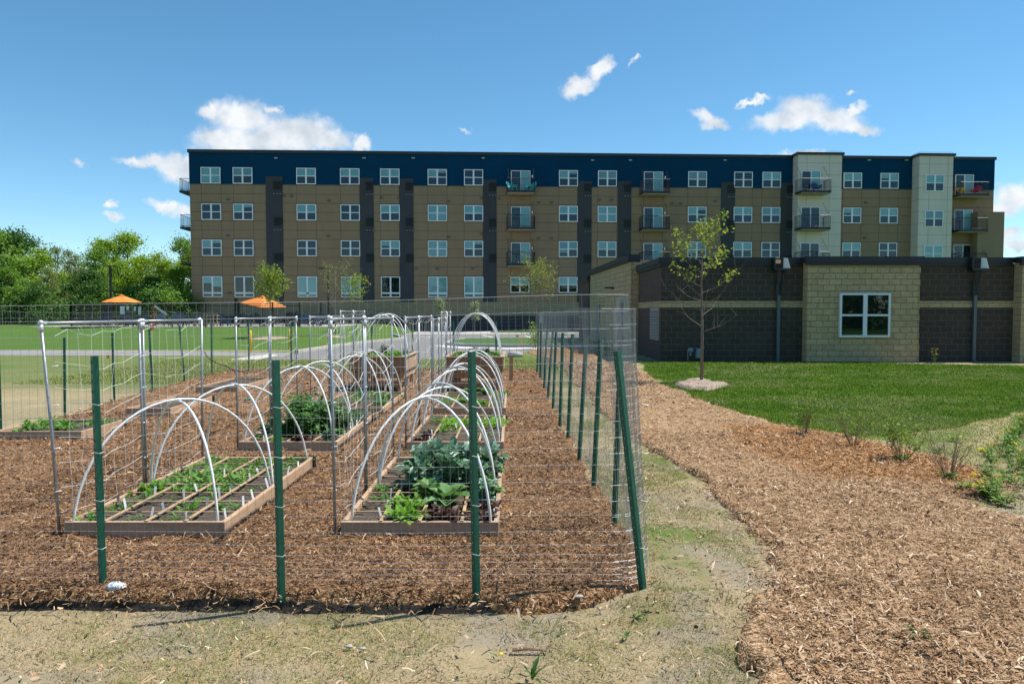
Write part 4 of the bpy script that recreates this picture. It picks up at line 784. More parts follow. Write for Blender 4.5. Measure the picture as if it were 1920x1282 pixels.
# joints
WC = [(377, 414), (437, 474), (556, 592), (638, 674), (713, 749), (802, 838), (870, 906), (1048, 1083), (1121, 1157), (1290, 1326), (1376, 1411), (1429, 1464), (1581, 1616), (1650, 1685)]
DC = [(958, 994), (1207, 1243)]
mb = MB(); mn = MB(); vs_ = set()
for a, b in WC + DC:
    for q in (a, b): vs_.add(round(W(q, 330)[0], 2))
vs_ = sorted(vs_); extra = []
for i in range(len(vs_) - 1):
    g_ = vs_[i + 1] - vs_[i]
    if g_ > 2.6: n_ = int(round(g_ / 1.9)); extra += [vs_[i] + g_ * (q + 1) / n_ for q in range(n_ - 1)]
sl_r = [(W(a, 440)[0], W(b, 440)[0]) for a, b, _ in SL]
for s in vs_ + extra:
    mn.box((s - .012, -.026, zblue + .01), (s + .012, -.0205, ztop - .26))
    if not any(a - .02 < s < b + .02 for a, b in sl_r): mb.box((s - .012, -.006, zpod + .01), (s + .012, -.0005, zblue - .01))
for k_ in range(16):
    z = rows[0] + .10 - k_ * FLH / 4
    if z < zpod + .1: break
    if z > zblue: mn.box((0, -.0275, z - .012), (FL, -.0205, z + .012))
    else:
        mb.box((0, -.0075, z - .012), (FL, -.0005, z + .012))
mn.box((0, -.0275, rows[0] + .9), (FL, -.0205, rows[0] + .925))
obj('panel_joints', mb, joint, apt); obj('navy_panel_joints', mn, jointn, apt)
# windows: frame with panes and a blind as its parts
def win_frame(w_, h_, tr=False):
    mb = MB(); f = .07
    mb.box((0, -.10, 0), (w_, -.001, f)); mb.box((0, -.10, h_ - f), (w_, -.001, h_)); mb.box((0, -.10, f), (f, -.001, h_ - f)); mb.box((w_ - f, -.10, f), (w_, -.001, h_ - f)); mb.box((w_ / 2 - .07, -.105, f), (w_ / 2 + .07, -.001, h_ - f))
    zz = h_ * .2 if tr else h_ * .5; t_ = .07 if tr else .035
    for a, b in ((f, w_ / 2 - .07), (w_ / 2 + .07, w_ - f)): mb.box((a, -.095, zz - t_), (b, -.001, zz + t_))
    return mb.mesh('window', vinyl)
def win_pane(w_, h_): return MB().add([(.07, -.075, .07), (w_ - .07, -.075, .07), (w_ - .07, -.075, h_ - .07), (.07, -.075, h_ - .07)], [(0, 1, 2, 3)]).mesh('pane', glass)
def win_blind(w_, h_, f, m):
    a, b = f if isinstance(f, tuple) else (f, f)
    return MB().box((.09, -.05, h_ - .08 - (h_ - .16) * a), (w_ / 2, -.045, h_ - .08)).box((w_ / 2 + .001, -.05, h_ - .08 - (h_ - .16) * b), (w_ - .09, -.045, h_ - .08)).mesh('blind', m)
def win_back(w_, h_): return MB().box((.07, -.03, .07), (w_ - .07, -.026, h_ - .07)).mesh('interior', dark)
WCACHE = {}
wr = random.Random(3)
def window(parent, s, y, z, w_, h_, tr=False, bf=None):
    w_ = round(w_, 1) if abs(w_ - 1.7) > .15 else 1.72; key = (w_, round(h_, 1), tr)
    if key not in WCACHE: WCACHE[key] = (win_frame(w_, h_, tr), win_pane(w_, h_), win_back(w_, h_), [win_blind(w_, h_, q, m_) for q, m_ in ((.5, blindm), (.5, blindm2), (.97, blindm), ((.32, .5), blindm), ((.5, .18), blindm), ((.75, .5), blindm2))])
    fr, pa, bk, bl = WCACHE[key]; o = obj('window', fr, None, parent, (s, y, z)); obj('pane', pa, None, o); obj('interior', bk, None, o)
    if bf is None: bf = wr.choice([0, 0, 1, 2, 3, 4, 5, 0, 4, -1, 0, -1])
    if bf is not None and bf >= 0: obj('blind', bl[bf], None, o)
    return o
for i, (a, b) in enumerate(WC):
    for k_ in range(4):
        z0, z1 = rowb[k_], rows[k_]; s0, s1 = W(a, 330)[0], W(b, 330)[0]; tr = False; bf = None
        if k_ == 3:
            if i > 7: continue
            if i < 7: tr = True; bf = [3, -1, 2, 2, -1, 2, 2][i]
            else: z0 = z1 - (rows[0] - rowb[0])
        if k_ == 2 and i == 3: bf = -1
        window(apt, s0, -.02 if k_ == 0 else 0, z0, s1 - s0, z1 - z0, tr, bf)
s0, _ = W(957, 540); window(apt, s0, 0, rows[3] - (rows[0] - rowb[0]), 1.7, rows[0] - rowb[0], False, 0)
# cream bays
bay_d = 1.1
for (u0, u1, vt, nm) in ((1495, 1577, 286, 0), (1722, 1785, 288, 1)):
    s0 = W(u0, 400, bay_d)[0]; s1 = W(u1, 400, bay_d)[0]; zt = W((u0 + u1) / 2, vt, bay_d)[1]
    obj('cream_bay', MB().box((s0, -bay_d, zpod - .5), (s1, 1.5, zt - .22)), cream, apt); obj('bay_cap', MB().box((s0 - .16, -bay_d - .16, zt - .219), (s1 + .16, 1.6, zt)), capm, apt)
    mj = MB()
    for k_ in range(14):
        z = rows[0] + 1.72 - k_ * FLH / 3
        if z > zpod: mj.box((s0, -bay_d - .006, z - .012), (s1, -bay_d - .0005, z + .012)); mj.box((s0 - .006, -bay_d, z - .012), (s0 - .0005, 0, z + .012))
    for q in (.2, .72) if nm == 0 else (.3, .85): s = s0 + (s1 - s0) * q; mj.box((s - .012, -bay_d - .006, zpod), (s + .012, -bay_d - .0005, zt - .24))
    obj('bay_joints', mj, jointc, apt)
for k_ in range(4):
    s0 = W(1735, 330, bay_d)[0]; s1 = W(1768, 330, bay_d)[0]; zz = [W(1750, 328, bay_d), W(1750, 395, bay_d), W(1750, 460, bay_d), W(1750, 528, bay_d)][k_][1]; window(apt, s0, -bay_d, zz - 1.5, s1 - s0, 1.5, False, [0, 1, 2, 0][k_])
# sliding doors and balconies
def door(s, y, z, bf=-1):
    w_, h_ = 1.75, 1.95; mb = MB(); f = .06
    mb.box((0, -.1, h_ - f), (w_, -.001, h_)); mb.box((0, -.1, 0), (f, -.001, h_ - f)); mb.box((w_ - f, -.1, 0), (w_, -.001, h_ - f)); mb.box((w_ / 2 - .03, -.1, 0), (w_ / 2 + .05, -.001, h_ - f))
    if 'door' not in WCACHE: WCACHE['door'] = (mb.mesh('sliding_door', vinyl), MB().add([(.06, -.06, 0), (w_ - .06, -.06, 0), (w_ - .06, -.06, h_ - .06), (.06, -.06, h_ - .06)], [(0, 1, 2, 3)]).mesh('pane', glass), MB().box((.06, -.03, 0), (w_ - .06, -.026, h_ - .06)).mesh('interior', dark), MB().box((.95, -.05, .02), (w_ - .08, -.045, h_ - .08)).mesh('curtain', blindm))
    fr, pa, bk, cu_ = WCACHE['door']; o = obj('sliding_door', fr, None, apt, (s, y, z)); obj('pane', pa, None, o); obj('interior', bk, None, o)
    if bf > 0: obj('curtain', cu_, None, o)
def balcony(s, y, z, w_=2.5, dp=1.35, soff=mat('soffit', (.34, .30, .24), .8), rods=True):
    r = bpy.data.objects.new('balcony', MB().box((s, y - dp, z - .20), (s + w_, y - .001, z - .02)).mesh('balcony', capm)); C.objects.link(r); r.parent = apt
    obj('soffit', MB().box((s + .05, y - dp + .05, z - .26), (s + w_ - .05, y - .01, z - .2005)), soff, r)
    mb = MB(); h = 1.05
    for a, b in (((s + .03, y - dp + .03), (s + w_ - .03, y - dp + .03)), ((s + .03, y - dp + .03), (s + .03, y - .02)), ((s + w_ - .03, y - dp + .03), (s + w_ - .03, y - .02))):
        L = math.hypot(b[0] - a[0], b[1] - a[1]); n_ = max(2, int(L / .115))
        for zz, rr in ((z + h, .024), (z + .08, .016)): mb.tube([(a[0], a[1], zz), (b[0], b[1], zz)], rr, 4)
        for q in range(n_ + 1): t = q / n_; mb.tube([(a[0] + (b[0] - a[0]) * t, a[1] + (b[1] - a[1]) * t, z - .02), (a[0] + (b[0] - a[0]) * t, a[1] + (b[1] - a[1]) * t, z + h)], .022 if q in (0, n_) else .009, 4, False)
    obj('railing', mb, black, r)
    if rods:
        for q in (s + .12, s + w_ - .12): obj('tension_rod', MB().tube([(q, y - dp + .1, z + h), (q, y - .02, z + 2.35)], .016, 4), black, r)
    return (s, y, z)
floors = [W(975, 361)[1], W(975, 428.5)[1], W(975, 495.5)[1]]
for (a, b) in DC:
    for k_ in range(3):
        s0 = W(a, 340)[0]; z = floors[k_]; door(s0, -.02 if k_ == 0 else 0, z, 1 if k_ == 1 else wr.choice([-1, 1])); balcony(s0 - .40, -.02 if k_ == 0 else 0, z)
for k_ in range(3):
    s0 = W(1502, 340, bay_d)[0]; z = floors[k_] - .02; door(s0, -bay_d, z, [1, -1, -1][k_]); balcony(s0 - .55, -bay_d, z, 2.7)
for k_ in range(3):
    s0 = W(1790, 340, 0)[0]; z = floors[k_] - .02; door(s0, -.02 if k_ == 0 else 0, z, 1 if k_ < 2 else -1); balcony(s0 - .35, -.02 if k_ == 0 else 0, z, 2.7)
# small lights beside the balcony doors, dots of soffit vents along the top
mb = MB()
for (a, b) in DC:
    for k_ in range(3): s0 = W(b, 340)[0]; obj('wall_lamp', MB().box((s0 + .14, -.12, floors[k_] + 1.35), (s0 + .24, -.021, floors[k_] + 1.55)), tagm, apt)
for u in (515, 680, 772, 903, 1108, 1179, 1356, 1626, 1696): s0, z = W(u, 297 if u < 1000 else 301); obj('eave_vent', MB().box((s0, -.14, z - .03), (s0 + .28, -.021, z + .05)), mat('pale_vent', (.45, .45, .45), .5), apt)
for (u, v) in [(428, 374), (428, 442), (533, 368), (547, 368), (617, 377), (616, 443), (577, 550), (431, 549), (715, 371), (748, 371), (842, 378), (842, 445), (903, 372), (903, 439), (936, 373), (1010, 380), (1034, 380), (1010, 447), (1034, 447), (1124, 375), (1147, 375), (1260, 382), (1276, 382), (1341, 377), (1623, 380), (1621, 446), (820, 504), (781, 504), (886, 504)]:
    s0, z = W(u, v); obj('exhaust_hood', MB().box((s0 - .12, -.12, z - .06), (s0 + .12, -.008, z + .07)), mat('brown_hood', (.10, .085, .07), .6), apt)
# side wing on the far right and side balconies on the left end
s0 = W(1838, 440, 1.35)[0]; zt = W(1845, 396, 1.35)[1]; obj('side_wing', MB().box((s0, -1.0, zpod - 1), (FL + .35, 6, zt)), brown, apt)
for k_ in range(3):
    z = floors[k_] + .12
    r = obj('balcony', MB().box((-1.25, .8, z - .20), (-.001, 3.4, z - .02)), capm, apt); mb = MB()
    for a, b in (((-1.22, .83), (-1.22, 3.37)), ((-1.22, .83), (-.03, .83)), ((-1.22, 3.37), (-.03, 3.37))):
        L = math.hypot(b[0] - a[0], b[1] - a[1]); n_ = int(L / .12)
        for zz in (z + 1.05, z + .08): mb.tube([(a[0], a[1], zz), (b[0], b[1], zz)], .022, 4)
        for q in range(n_ + 1): t = q / n_; mb.tube([(a[0] + (b[0] - a[0]) * t, a[1] + (b[1] - a[1]) * t, z), (a[0] + (b[0] - a[0]) * t, a[1] + (b[1] - a[1]) * t, z + 1.05)], .010, 4, False)
    obj('railing', mb, black, r)
# balcony furniture
def adirondack(name, label, m, p, rz, group, s=1.0):
    t = thing(name, label, 'chair', p, rz, group); t.scale = (s, s, s)
    obj('seat', MB().add([(-.26, -.30, .36), (.26, -.30, .36), (.24, .22, .27), (-.24, .22, .27), (-.26, -.30, .33), (.26, -.30, .33), (.24, .22, .24), (-.24, .22, .24)], [(0, 1, 2, 3), (7, 6, 5, 4), (0, 4, 5, 1), (1, 5, 6, 2), (2, 6, 7, 3), (3, 7, 4, 0)]), m, t)
    bk = MB()
    for i in range(5):
        x = (i - 2) * .105; h = .95 - .05 * abs(i - 2) ** 1.5; m_ = Matrix.Translation((x, .20, .25)) @ Matrix.Rotation(R(-24), 4, 'X') @ Matrix.Rotation(R(-(i - 2) * -2.2), 4, 'Y'); bk.box((-.047, 0, 0), (.047, .02, h - .2), m_)
    obj('backrest', bk, m, t)
    for sx in (-1, 1):
        obj('arm', MB().box((sx * .33 - .06, -.38, .54), (sx * .33 + .06, .34, .565)), m, t); obj('leg', MB().box((sx * .30 - .02, -.32, 0), (sx * .30 + .02, -.24, .539)), m, t)
        mb = MB(); m_ = Matrix.Translation((sx * .27, .10, .0)) @ Matrix.Rotation(R(28), 4, 'X'); mb.box((-.02, -.05, .02), (.02, .05, .56), m_); obj('leg', mb, m, t)
    return t
def fac(s, y, z): return A + fdir * s - fn * y * 1.0 + Vector((0, 0, z))
teal = mat('teal_plastic', (.03, .36, .38), .5); yel = mat('yellow_plastic', (.72, .47, .01), .5); red_ = mat('red_plastic', (.42, .015, .05), .5); navyp = mat('navy_plastic', (.012, .05, .10), .5)
s0 = W(958, 340)[0]; adirondack('patio_chair', 'teal chair at the left end of the top balcony left of centre', teal, fac(s0 + .05, -.75, floors[0]), FA + R(50), 'teal balcony chairs'); adirondack('patio_chair', 'teal chair at the right end of the top balcony left of centre', teal, fac(s0 + 1.75, -.75, floors[0]), FA - R(50), 'teal balcony chairs')
s0 = W(1502, 340, bay_d)[0]; adirondack('patio_chair', 'blue chair on the top balcony of the cream bay', mat('blue_plastic', (.01, .08, .22), .5), fac(s0 + 1.1, -bay_d - .7, floors[0] - .02), FA, 'balcony chairs')
s0 = W(1790, 340)[0]; adirondack('patio_chair', 'yellow chair on the top right balcony', yel, fac(s0 + .15, -.7, floors[0] - .02), FA + R(60), 'balcony chairs'); adirondack('patio_chair', 'red chair on the top right balcony', red_, fac(s0 + 1.6, -.7, floors[0] - .02), FA - R(50), 'balcony chairs')

# ------------------------------------------------------------------ low block building
low = thing('block_building', 'low dark brown and tan block building with one window behind the right lawn', 'building', (10, 24.8, 0))
ox, oy = 10, 24.8; HT = 3.40
def lb(name, a, b, m): return obj(name, MB().box((a[0] - ox, a[1] - oy, a[2]), (b[0] - ox, b[1] - oy, b[2])), m, low)
XL = G(1239, 672).x * 24.8 / G(1239, 672).y
XL = (1241 - 960) / F * 24.8
bx0 = (1513 - 960) / F * 24.4; bx1 = (1722 - 960) / F * 24.4; bx2 = (1914 - 960) / F * 24.4
zb0, zb1 = 1.88, 2.10
lb('lower_wall', (XL, 24.8, -.2), (bx0, 40, zb0 - .001), brn_c); lb('band', (XL - .008, 24.792, zb0), (bx0, 40, zb1), tan_c); lb('upper_wall', (XL, 24.8, zb1 + .001), (bx0, 40, HT), brn_c)
lb('lower_wall', (bx1, 24.8, -.2), (bx2, 40, zb0 - .001), brn_c); lb('band', (bx1, 24.792, zb0), (bx2, 40, zb1), tan_c); lb('upper_wall', (bx1, 24.8, zb1 + .001), (bx2, 40, HT), brn_c)
lb('tan_bay', (bx0 + .001, 24.4, -.2), (bx1 - .001, 40, HT + .002), tan_c); lb('tan_bay', (bx2 + .001, 24.4, -.2), (bx2 + 8, 40, HT + .002), tan_c)
# split-face quoins catching the sun at the bay's right corner
mb = MB(); q_ = random.Random(5)
for i in range(17):
    z = i * .203
    if z + .2 > HT: break
    mb.box((bx1 - ox - .03, -.40 - q_.uniform(.0, .018), z + .006), (bx1 - ox + q_.uniform(.004, .035), -.40 + .36, z + .197))
obj('corner_blocks', mb, tan_c, low)
# left side wall, its outer face is the brown side of the block
x_s = XL; yb = 29.3
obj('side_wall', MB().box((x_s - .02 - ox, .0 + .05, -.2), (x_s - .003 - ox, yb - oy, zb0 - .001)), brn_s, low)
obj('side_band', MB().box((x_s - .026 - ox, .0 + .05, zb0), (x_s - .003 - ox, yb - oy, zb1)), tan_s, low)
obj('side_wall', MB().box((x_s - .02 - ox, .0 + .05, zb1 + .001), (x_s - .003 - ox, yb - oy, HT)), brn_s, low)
# tan wing behind
tx0 = x_s - .35; HT2 = 3.86
obj('tan_wing_front', MB().box((tx0 + .001 - ox, yb - oy, -.2), (x_s - ox + 6, yb + .3 - oy, HT2)), tan_c, low)
me_ = MB(); y2 = 40.5; x2 = 4.42
me_.add([(tx0 - ox, yb - oy, -.2), (x2 - ox, y2 - oy, -.2), (x2 - ox, y2 - oy, HT2), (tx0 - ox, yb - oy, HT2), (tx0 + .3 - ox, yb - oy + .01, -.2), (x2 + .3 - ox, y2 - oy, -.2), (x2 + .3 - ox, y2 - oy, HT2), (tx0 + .3 - ox, yb - oy + .01, HT2)], [(0, 1, 2, 3), (5, 4, 7, 6), (3, 2, 6, 7), (1, 5, 6, 2)])
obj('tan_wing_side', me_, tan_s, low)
obj('rear_wing', MB().box((x2 - .05 - ox, y2 - oy, -.2), (x2 + 6 - ox, y2 + 6 - oy, 3.55)), brn_c, low)
obj('rear_wing_side', MB().box((x2 - .07 - ox, y2 - oy + .05, -.2), (x2 - .053 - ox, y2 + 6 - oy, 3.55)), brn_s, low)
def coping(pts, z, h=.20, w_=.12, name='coping'):
    mb = MB()
    for (a, b) in zip(pts[:-1], pts[1:]):
        d = (Vector(b) - Vector(a)); L = d.length; m_ = Matrix.Translation((a[0] - ox, a[1] - oy, z)) @ Matrix.Rotation(math.atan2(d.y, d.x), 4, 'Z'); mb.box((0, -w_, 0), (L, .35, h), m_); mb.box((0, -w_ + .04, -.10), (L, 0, 0), m_)
    return obj(name, mb, capm, low)
g1 = (1447 - 960) / F * 24.8; g1b = (1469 - 960) / F * 24.8; g2 = (1813 - 960) / F * 24.8; g2b = (1836 - 960) / F * 24.8
coping([(x_s - .10, 24.8), (g1, 24.8)], HT); coping([(g1b, 24.8), (bx0 - .1, 24.8)], HT); coping([(bx0 - .1, 24.4), (bx1 + .1, 24.4)], HT + .003); coping([(bx1 + .1, 24.8), (g2, 24.8)], HT); coping([(g2b, 24.8), (bx2 - .1, 24.8)], HT); coping([(bx2 - .1, 24.4), (bx2 + 9, 24.4)], HT + .003)
coping([(x_s - .001, yb), (x_s - .001, 24.69)], HT - .002, w_=.14); coping([(x2, y2), (tx0 - .0, yb - .10)], HT2, w_=.12); coping([(tx0 - .12, yb), (x_s + .02, yb)], HT2 + .002, w_=.12)
coping([(x2 - .06, y2 + 6), (x2 - .06, y2)], 3.55)
obj('roof', MB().box((x_s + .4 - ox, .4, HT - .7), (bx2 + 8 - ox, 15, HT - .65)), mat('roof_membrane', (.3, .3, .29), .9), low)
met = mat('mill_metal', (.85, .82, .78), .5); dsp = mat('downspout_grey', (.10, .13, .145), .45, metal=.2)
for a, b in ((g1, g1b), (g2, g2b)):
    c = (a + b) / 2 - ox
    obj('conductor_head', MB().box((a - ox - .03, -.30, HT - .26), (b - ox + .05, -.004, HT - .19)).box((a - ox - .05, -.28, HT - .19), (a - ox - .0, -.004, HT + .19)), capm, low)
    obj('scupper_flap', MB().add([(b - ox - .10, -.16, HT - .185), (b - ox + .10, -.29, HT - .185), (b - ox + .01, -.27, HT + .16), (b - ox - .08, -.15, HT + .18), (b - ox - .10, -.14, HT - .185), (b - ox + .10, -.27, HT - .185), (b - ox + .01, -.25, HT + .16), (b - ox - .08, -.13, HT + .18)], [(0, 1, 2, 3), (7, 6, 5, 4), (0, 4, 5, 1), (1, 5, 6, 2), (2, 6, 7, 3), (3, 7, 4, 0)]), met, low)
    obj('downspout', MB().tube([(c, -.16, HT - .26), (c, -.14, HT - .60), (c - .02, -.09, HT - .75), (c - .02, -.09, 2.3)], .085, 4), capm, low); obj('downspout', MB().box((c - .065, -.13, .05), (c + .035, -.03, 2.30)).box((c - .065, -.19, .0), (c + .035, -.03, .06)), dsp, low)
zw0 = at(1600, 632, 24.4).z; zw1 = at(1600, 552, 24.4).z; wx0 = (1572 - 960) / F * 24.4; wx1 = (1665 - 960) / F * 24.4
o = window(low, wx0 - ox, -.40, zw0, 1.72, zw1 - zw0, False, -1)
# louvre on the side wall
lv = MB(); ly0, ly1 = 25.15, 26.7; lz0, lz1 = .72, 1.86; f = .05; xx = x_s - .02 - ox
lv.box((xx - .03, ly0 - oy, lz0), (xx - .0005, ly1 - oy, lz0 + f)); lv.box((xx - .03, ly0 - oy, lz1 - f), (xx - .0005, ly1 - oy, lz1)); lv.box((xx - .03, ly0 - oy, lz0 + f), (xx - .0005, ly0 + f - oy, lz1 - f)); lv.box((xx - .03, ly1 - f - oy, lz0 + f), (xx - .0005, ly1 - oy, lz1 - f))
for i in range(11): z = lz0 + .07 + i * .095; lv.add([(xx - .002, ly0 + f - oy, z + .075), (xx - .002, ly1 - f - oy, z + .075), (xx - .055, ly1 - f - oy, z), (xx - .055, ly0 + f - oy, z)], [(0, 1, 2, 3)])
obj('louvre', lv, mat('louvre_tan', (.33, .31, .28), .6), low)
# wall lamp and door on the tan wing
def onside(y): t = (y - yb) / (y2 - yb); return tx0 + (x2 - tx0) * t
y = 33.2; x = onside(y) - ox; obj('wall_lamp', MB().box((x - .10, y - oy - .12, 2.78), (x - .001, y - oy + .12, 2.84)).box((x - .42, y - oy - .16, 2.82), (x - .05, y - oy + .16, 2.88)), black, low)
y = 31.4; x = onside(y) - ox; obj('side_door', MB().box((x - .03, y - oy - .6, .0), (x - .001, y - oy + .6, 2.12)), mat('door_brown', (.045, .04, .038), .5), low)
y = 37.5; x = onside(y) - ox; obj('side_door', MB().box((x - .03, y - oy - .5, .0), (x + .05, y - oy + .5, 2.12)), mat('door_grey', (.16, .17, .16), .5), low)
# gas meter
gm = thing('gas_meter', 'grey gas meter with pipes against the dark block wall behind the young tree', 'gas meter', (G(1304, 676).x * 24.45 / G(1304, 676).y, 24.42, 0)); grm = mat('meter_grey', (.20, .25, .27), .45)
obj('meter_body', MB().box((.0, -.10, .16), (.24, .10, .42)).sphere((.12, 0, .42), (.12, .10, .07), 10, 6), grm, gm, bevel=.01); obj('regulator', MB().sphere((-.18, 0, .42), (.10, .10, .09), 12, 8).tube([(-.18, 0, .32), (-.18, 0, .22)], .04, 8), grm, gm, smooth=True)
obj('meter_pipe', MB().tube([(-.26, .05, -.02), (-.26, .05, .40), (-.18, .03, .48), (.04, .03, .50), (.06, 0, .40)], .022, 8), grm, gm, smooth=True); obj('meter_pipe', MB().tube([(.18, .03, .45), (.24, .08, .50), (.34, .22, .5), (.34, .34, .5)], .022, 8), grm, gm, smooth=True)
# ------------------------------------------------------------------ trees
barkm = mat('bark', (.085, .062, .045), .9, .35, 20, .6, 40); barkl = mat('young_bark', (.20, .15, .12), .85, .3, 30, .4, 60)
def leaf_quads(P, size, rs, m, name, upb=.3):
    n = len(P); v = rs.normal(size=(n, 3)); v[:, 2] = np.abs(v[:, 2]) * .9 + upb; v /= np.linalg.norm(v, axis=1)[:, None]
    a = rs.normal(size=(n, 3)); a -= (a * v).sum(1)[:, None] * v; a /= np.linalg.norm(a, axis=1)[:, None]; b = np.cross(v, a)
    L = (size * rs.uniform(.6, 1.3, n))[:, None]; Wd = L * rs.uniform(.45, .8, n)[:, None]
    V = np.stack([P - a * L * .5, P + b * Wd * .5 + v * L * .08, P + a * L * .5, P - b * Wd * .5 + v * L * .08], 1).reshape(-1, 3)
    return npmesh(name, V, np.arange(n * 4).reshape(-1, 4), m)
def big_tree_meshes(seed, h, w_, m, bare=0, leaf=.24, n=11000, base=.06):
    rs = np.random.RandomState(seed); r = random.Random(seed); tr = MB(); cps = []
    tr.tube([(0, 0, -.3), (r.uniform(-.1, .1), 0, h * .3), (r.uniform(-.3, .3), 0, h * .6), (r.uniform(-.4, .4), .1, h * .92)], [h * .018, h * .014, h * .008, h * .002], 7)
    for i in range(46):
        z = h * (base + (1 - base - .06) * r.random() ** .85); q = (z / h - base) / (1 - base); rad = w_ / 2 * (math.sin(math.pi * min(1, (q * .86 + .17))) ** .7) * r.uniform(.35, 1.05); az = r.uniform(0, 6.283)
        c = Vector((math.cos(az) * rad, math.sin(az) * rad, z)); b0 = Vector((0, 0, max(h * .08, z - rad * .8))); mid = (b0 + c) / 2 + Vector((0, 0, .06 * h * r.random())); tr.tube([b0, mid, c], [h * .006, h * .004, h * .0012], 5); cps.append((c, r.uniform(.07, .15) * w_ + .25))
    tot = sum(c[1] ** 2 for c in cps); P = []
    for c, s in cps:
        k_ = int(n * s * s / tot); d = rs.normal(size=(k_, 3)); d /= np.linalg.norm(d, axis=1)[:, None]; d *= (rs.rand(k_, 1) ** .45) * s; d[:, 2] *= .72; P.append(np.array(c)[None] + d * (1 + .35 * rs.normal(size=(k_, 1))))
    P = np.concatenate(P); P = P[P[:, 2] > .1]
    return tr.mesh('trunk', barkm), leaf_quads(P, leaf, rs, m, 'crown')
gA = island_mat('foliage_bright', [(.17, .30, .018), (.24, .40, .028), (.33, .46, .045), (.12, .23, .018)], .6, .35); gB = island_mat('foliage_mid', [(.10, .22, .022), (.15, .29, .032), (.21, .35, .045)], .6, .3); gC = island_mat('foliage_olive', [(.12, .18, .035), (.18, .24, .055), (.24, .29, .085)], .6, .3); gD = island_mat('foliage_dark', [(.045, .12, .02), (.08, .18, .03), (.06, .14, .025)], .6, .2)
TV = [big_tree_meshes(s, 10, w_, m, leaf=lf, n=n_) for s, w_, m, lf, n_ in ((1, 7.5, gA, .26, 10000), (2, 6.5, gB, .25, 10000), (3, 6.0, gC, .22, 6500), (4, 7.5, gD, .26, 10000), (5, 5.0, gC, .20, 3000), (6, 7, gA, .25, 9000))]
TL = ['bright green leafy tree', 'mid green bushy tree', 'olive green loose tree', 'dark green dense tree', 'thin airy tree with sparse leaves', 'bright green spreading tree']
def far_tree(u, vtop, Y, k_, where, wsc=1.0):
    p = at(u, vtop, Y); z0 = TZ(p.x, Y); h = p.z - z0; t = thing('tree', f'{TL[k_]} {where}', 'tree', (p.x, Y, z0), random.Random(u).uniform(0, 6.28), 'trees behind the patio'); s = h / 10; t.scale = (s * wsc, s * wsc, s)
    obj('trunk', TV[k_][0], None, t); obj('crown', TV[k_][1], None, t)
for a in [(-25, 418, 62, 1, 'at the left edge of the picture', 1.15), (30, 430, 66, 3, 'just inside the left edge, dark at its foot'), (66, 462, 64, 0, 'between the dark tree and the thin trees at the left'), (104, 455, 74, 4, 'rising airy above its neighbours left of the light pole'), (90, 500, 60, 2, 'low in front of the thin tree at the left'), (140, 475, 68, 2, 'left of the black light pole'), (128, 462, 82, 4, 'standing behind the loose trees at the left'),
          (178, 462, 72, 1, 'right behind the black light pole'), (196, 446, 84, 5, 'tall behind the black light pole'), (238, 434, 86, 5, 'tallest above the orange umbrella'), (222, 485, 66, 0, 'directly above the left orange umbrella'), (262, 478, 68, 5, 'right of the left orange umbrella', 1.1), (300, 470, 74, 0, 'midway between the umbrella and the apartment building'), (338, 444, 86, 1, 'tall near the left end of the apartment building'), (334, 500, 68, 5, 'low beside the left end of the apartment building', 1.1), (372, 455, 78, 0, 'partly hidden behind the left end of the apartment building'),
          (165, 505, 63, 3, 'low and dark behind the patio fence corner'), (16, 500, 58, 1, 'low at the left edge'), (120, 520, 66, 1, 'low behind the left end of the patio fence'), (50, 520, 60, 0, 'low between the left edge and the patio fence'), (290, 520, 66, 3, 'low and shaded behind the patio fence')]: far_tree(*a)
# undergrowth: shrubs at the foot of the trees
SH = big_tree_meshes(9, 3, 3.6, gD, leaf=.16, n=5000, base=.0); SH2 = big_tree_meshes(10, 3, 3.6, gB, leaf=.16, n=5000, base=.0)
for i, u in enumerate(range(-30, 370, 26)):
    Y = 56 + (i * 7) % 9 if u < 120 else 61.5 + (i * 5) % 4; x = (u - 960) / F * Y; t = thing('shrub', ['dark', 'mid green'][i % 2] + ' undergrowth shrub below the trees, ' + ['leftmost', 'second from the left', 'third from the left', 'fourth from the left', 'fifth from the left', 'left of the patio fence', 'at the patio fence corner', 'behind the left end of the patio fence', 'left of the left umbrella', 'behind the left umbrella', 'right of the left umbrella', 'right of the fence notices', 'behind the middle of the patio', 'left of the apartment corner', 'beside the apartment corner', 'hidden beside the apartment corner'][i % 16], 'shrub', (x, Y, TZ(x, Y)), i * 1.3, 'undergrowth shrubs')
    s = .9 + .25 * ((i * 3) % 5) / 4; t.scale = (s * 1.1, s * 1.1, s); a_, b_ = (SH, SH2)[i % 2]; obj('trunk', a_, None, t); obj('crown', b_ if False else (SH, SH2)[i % 2][1], None, t)
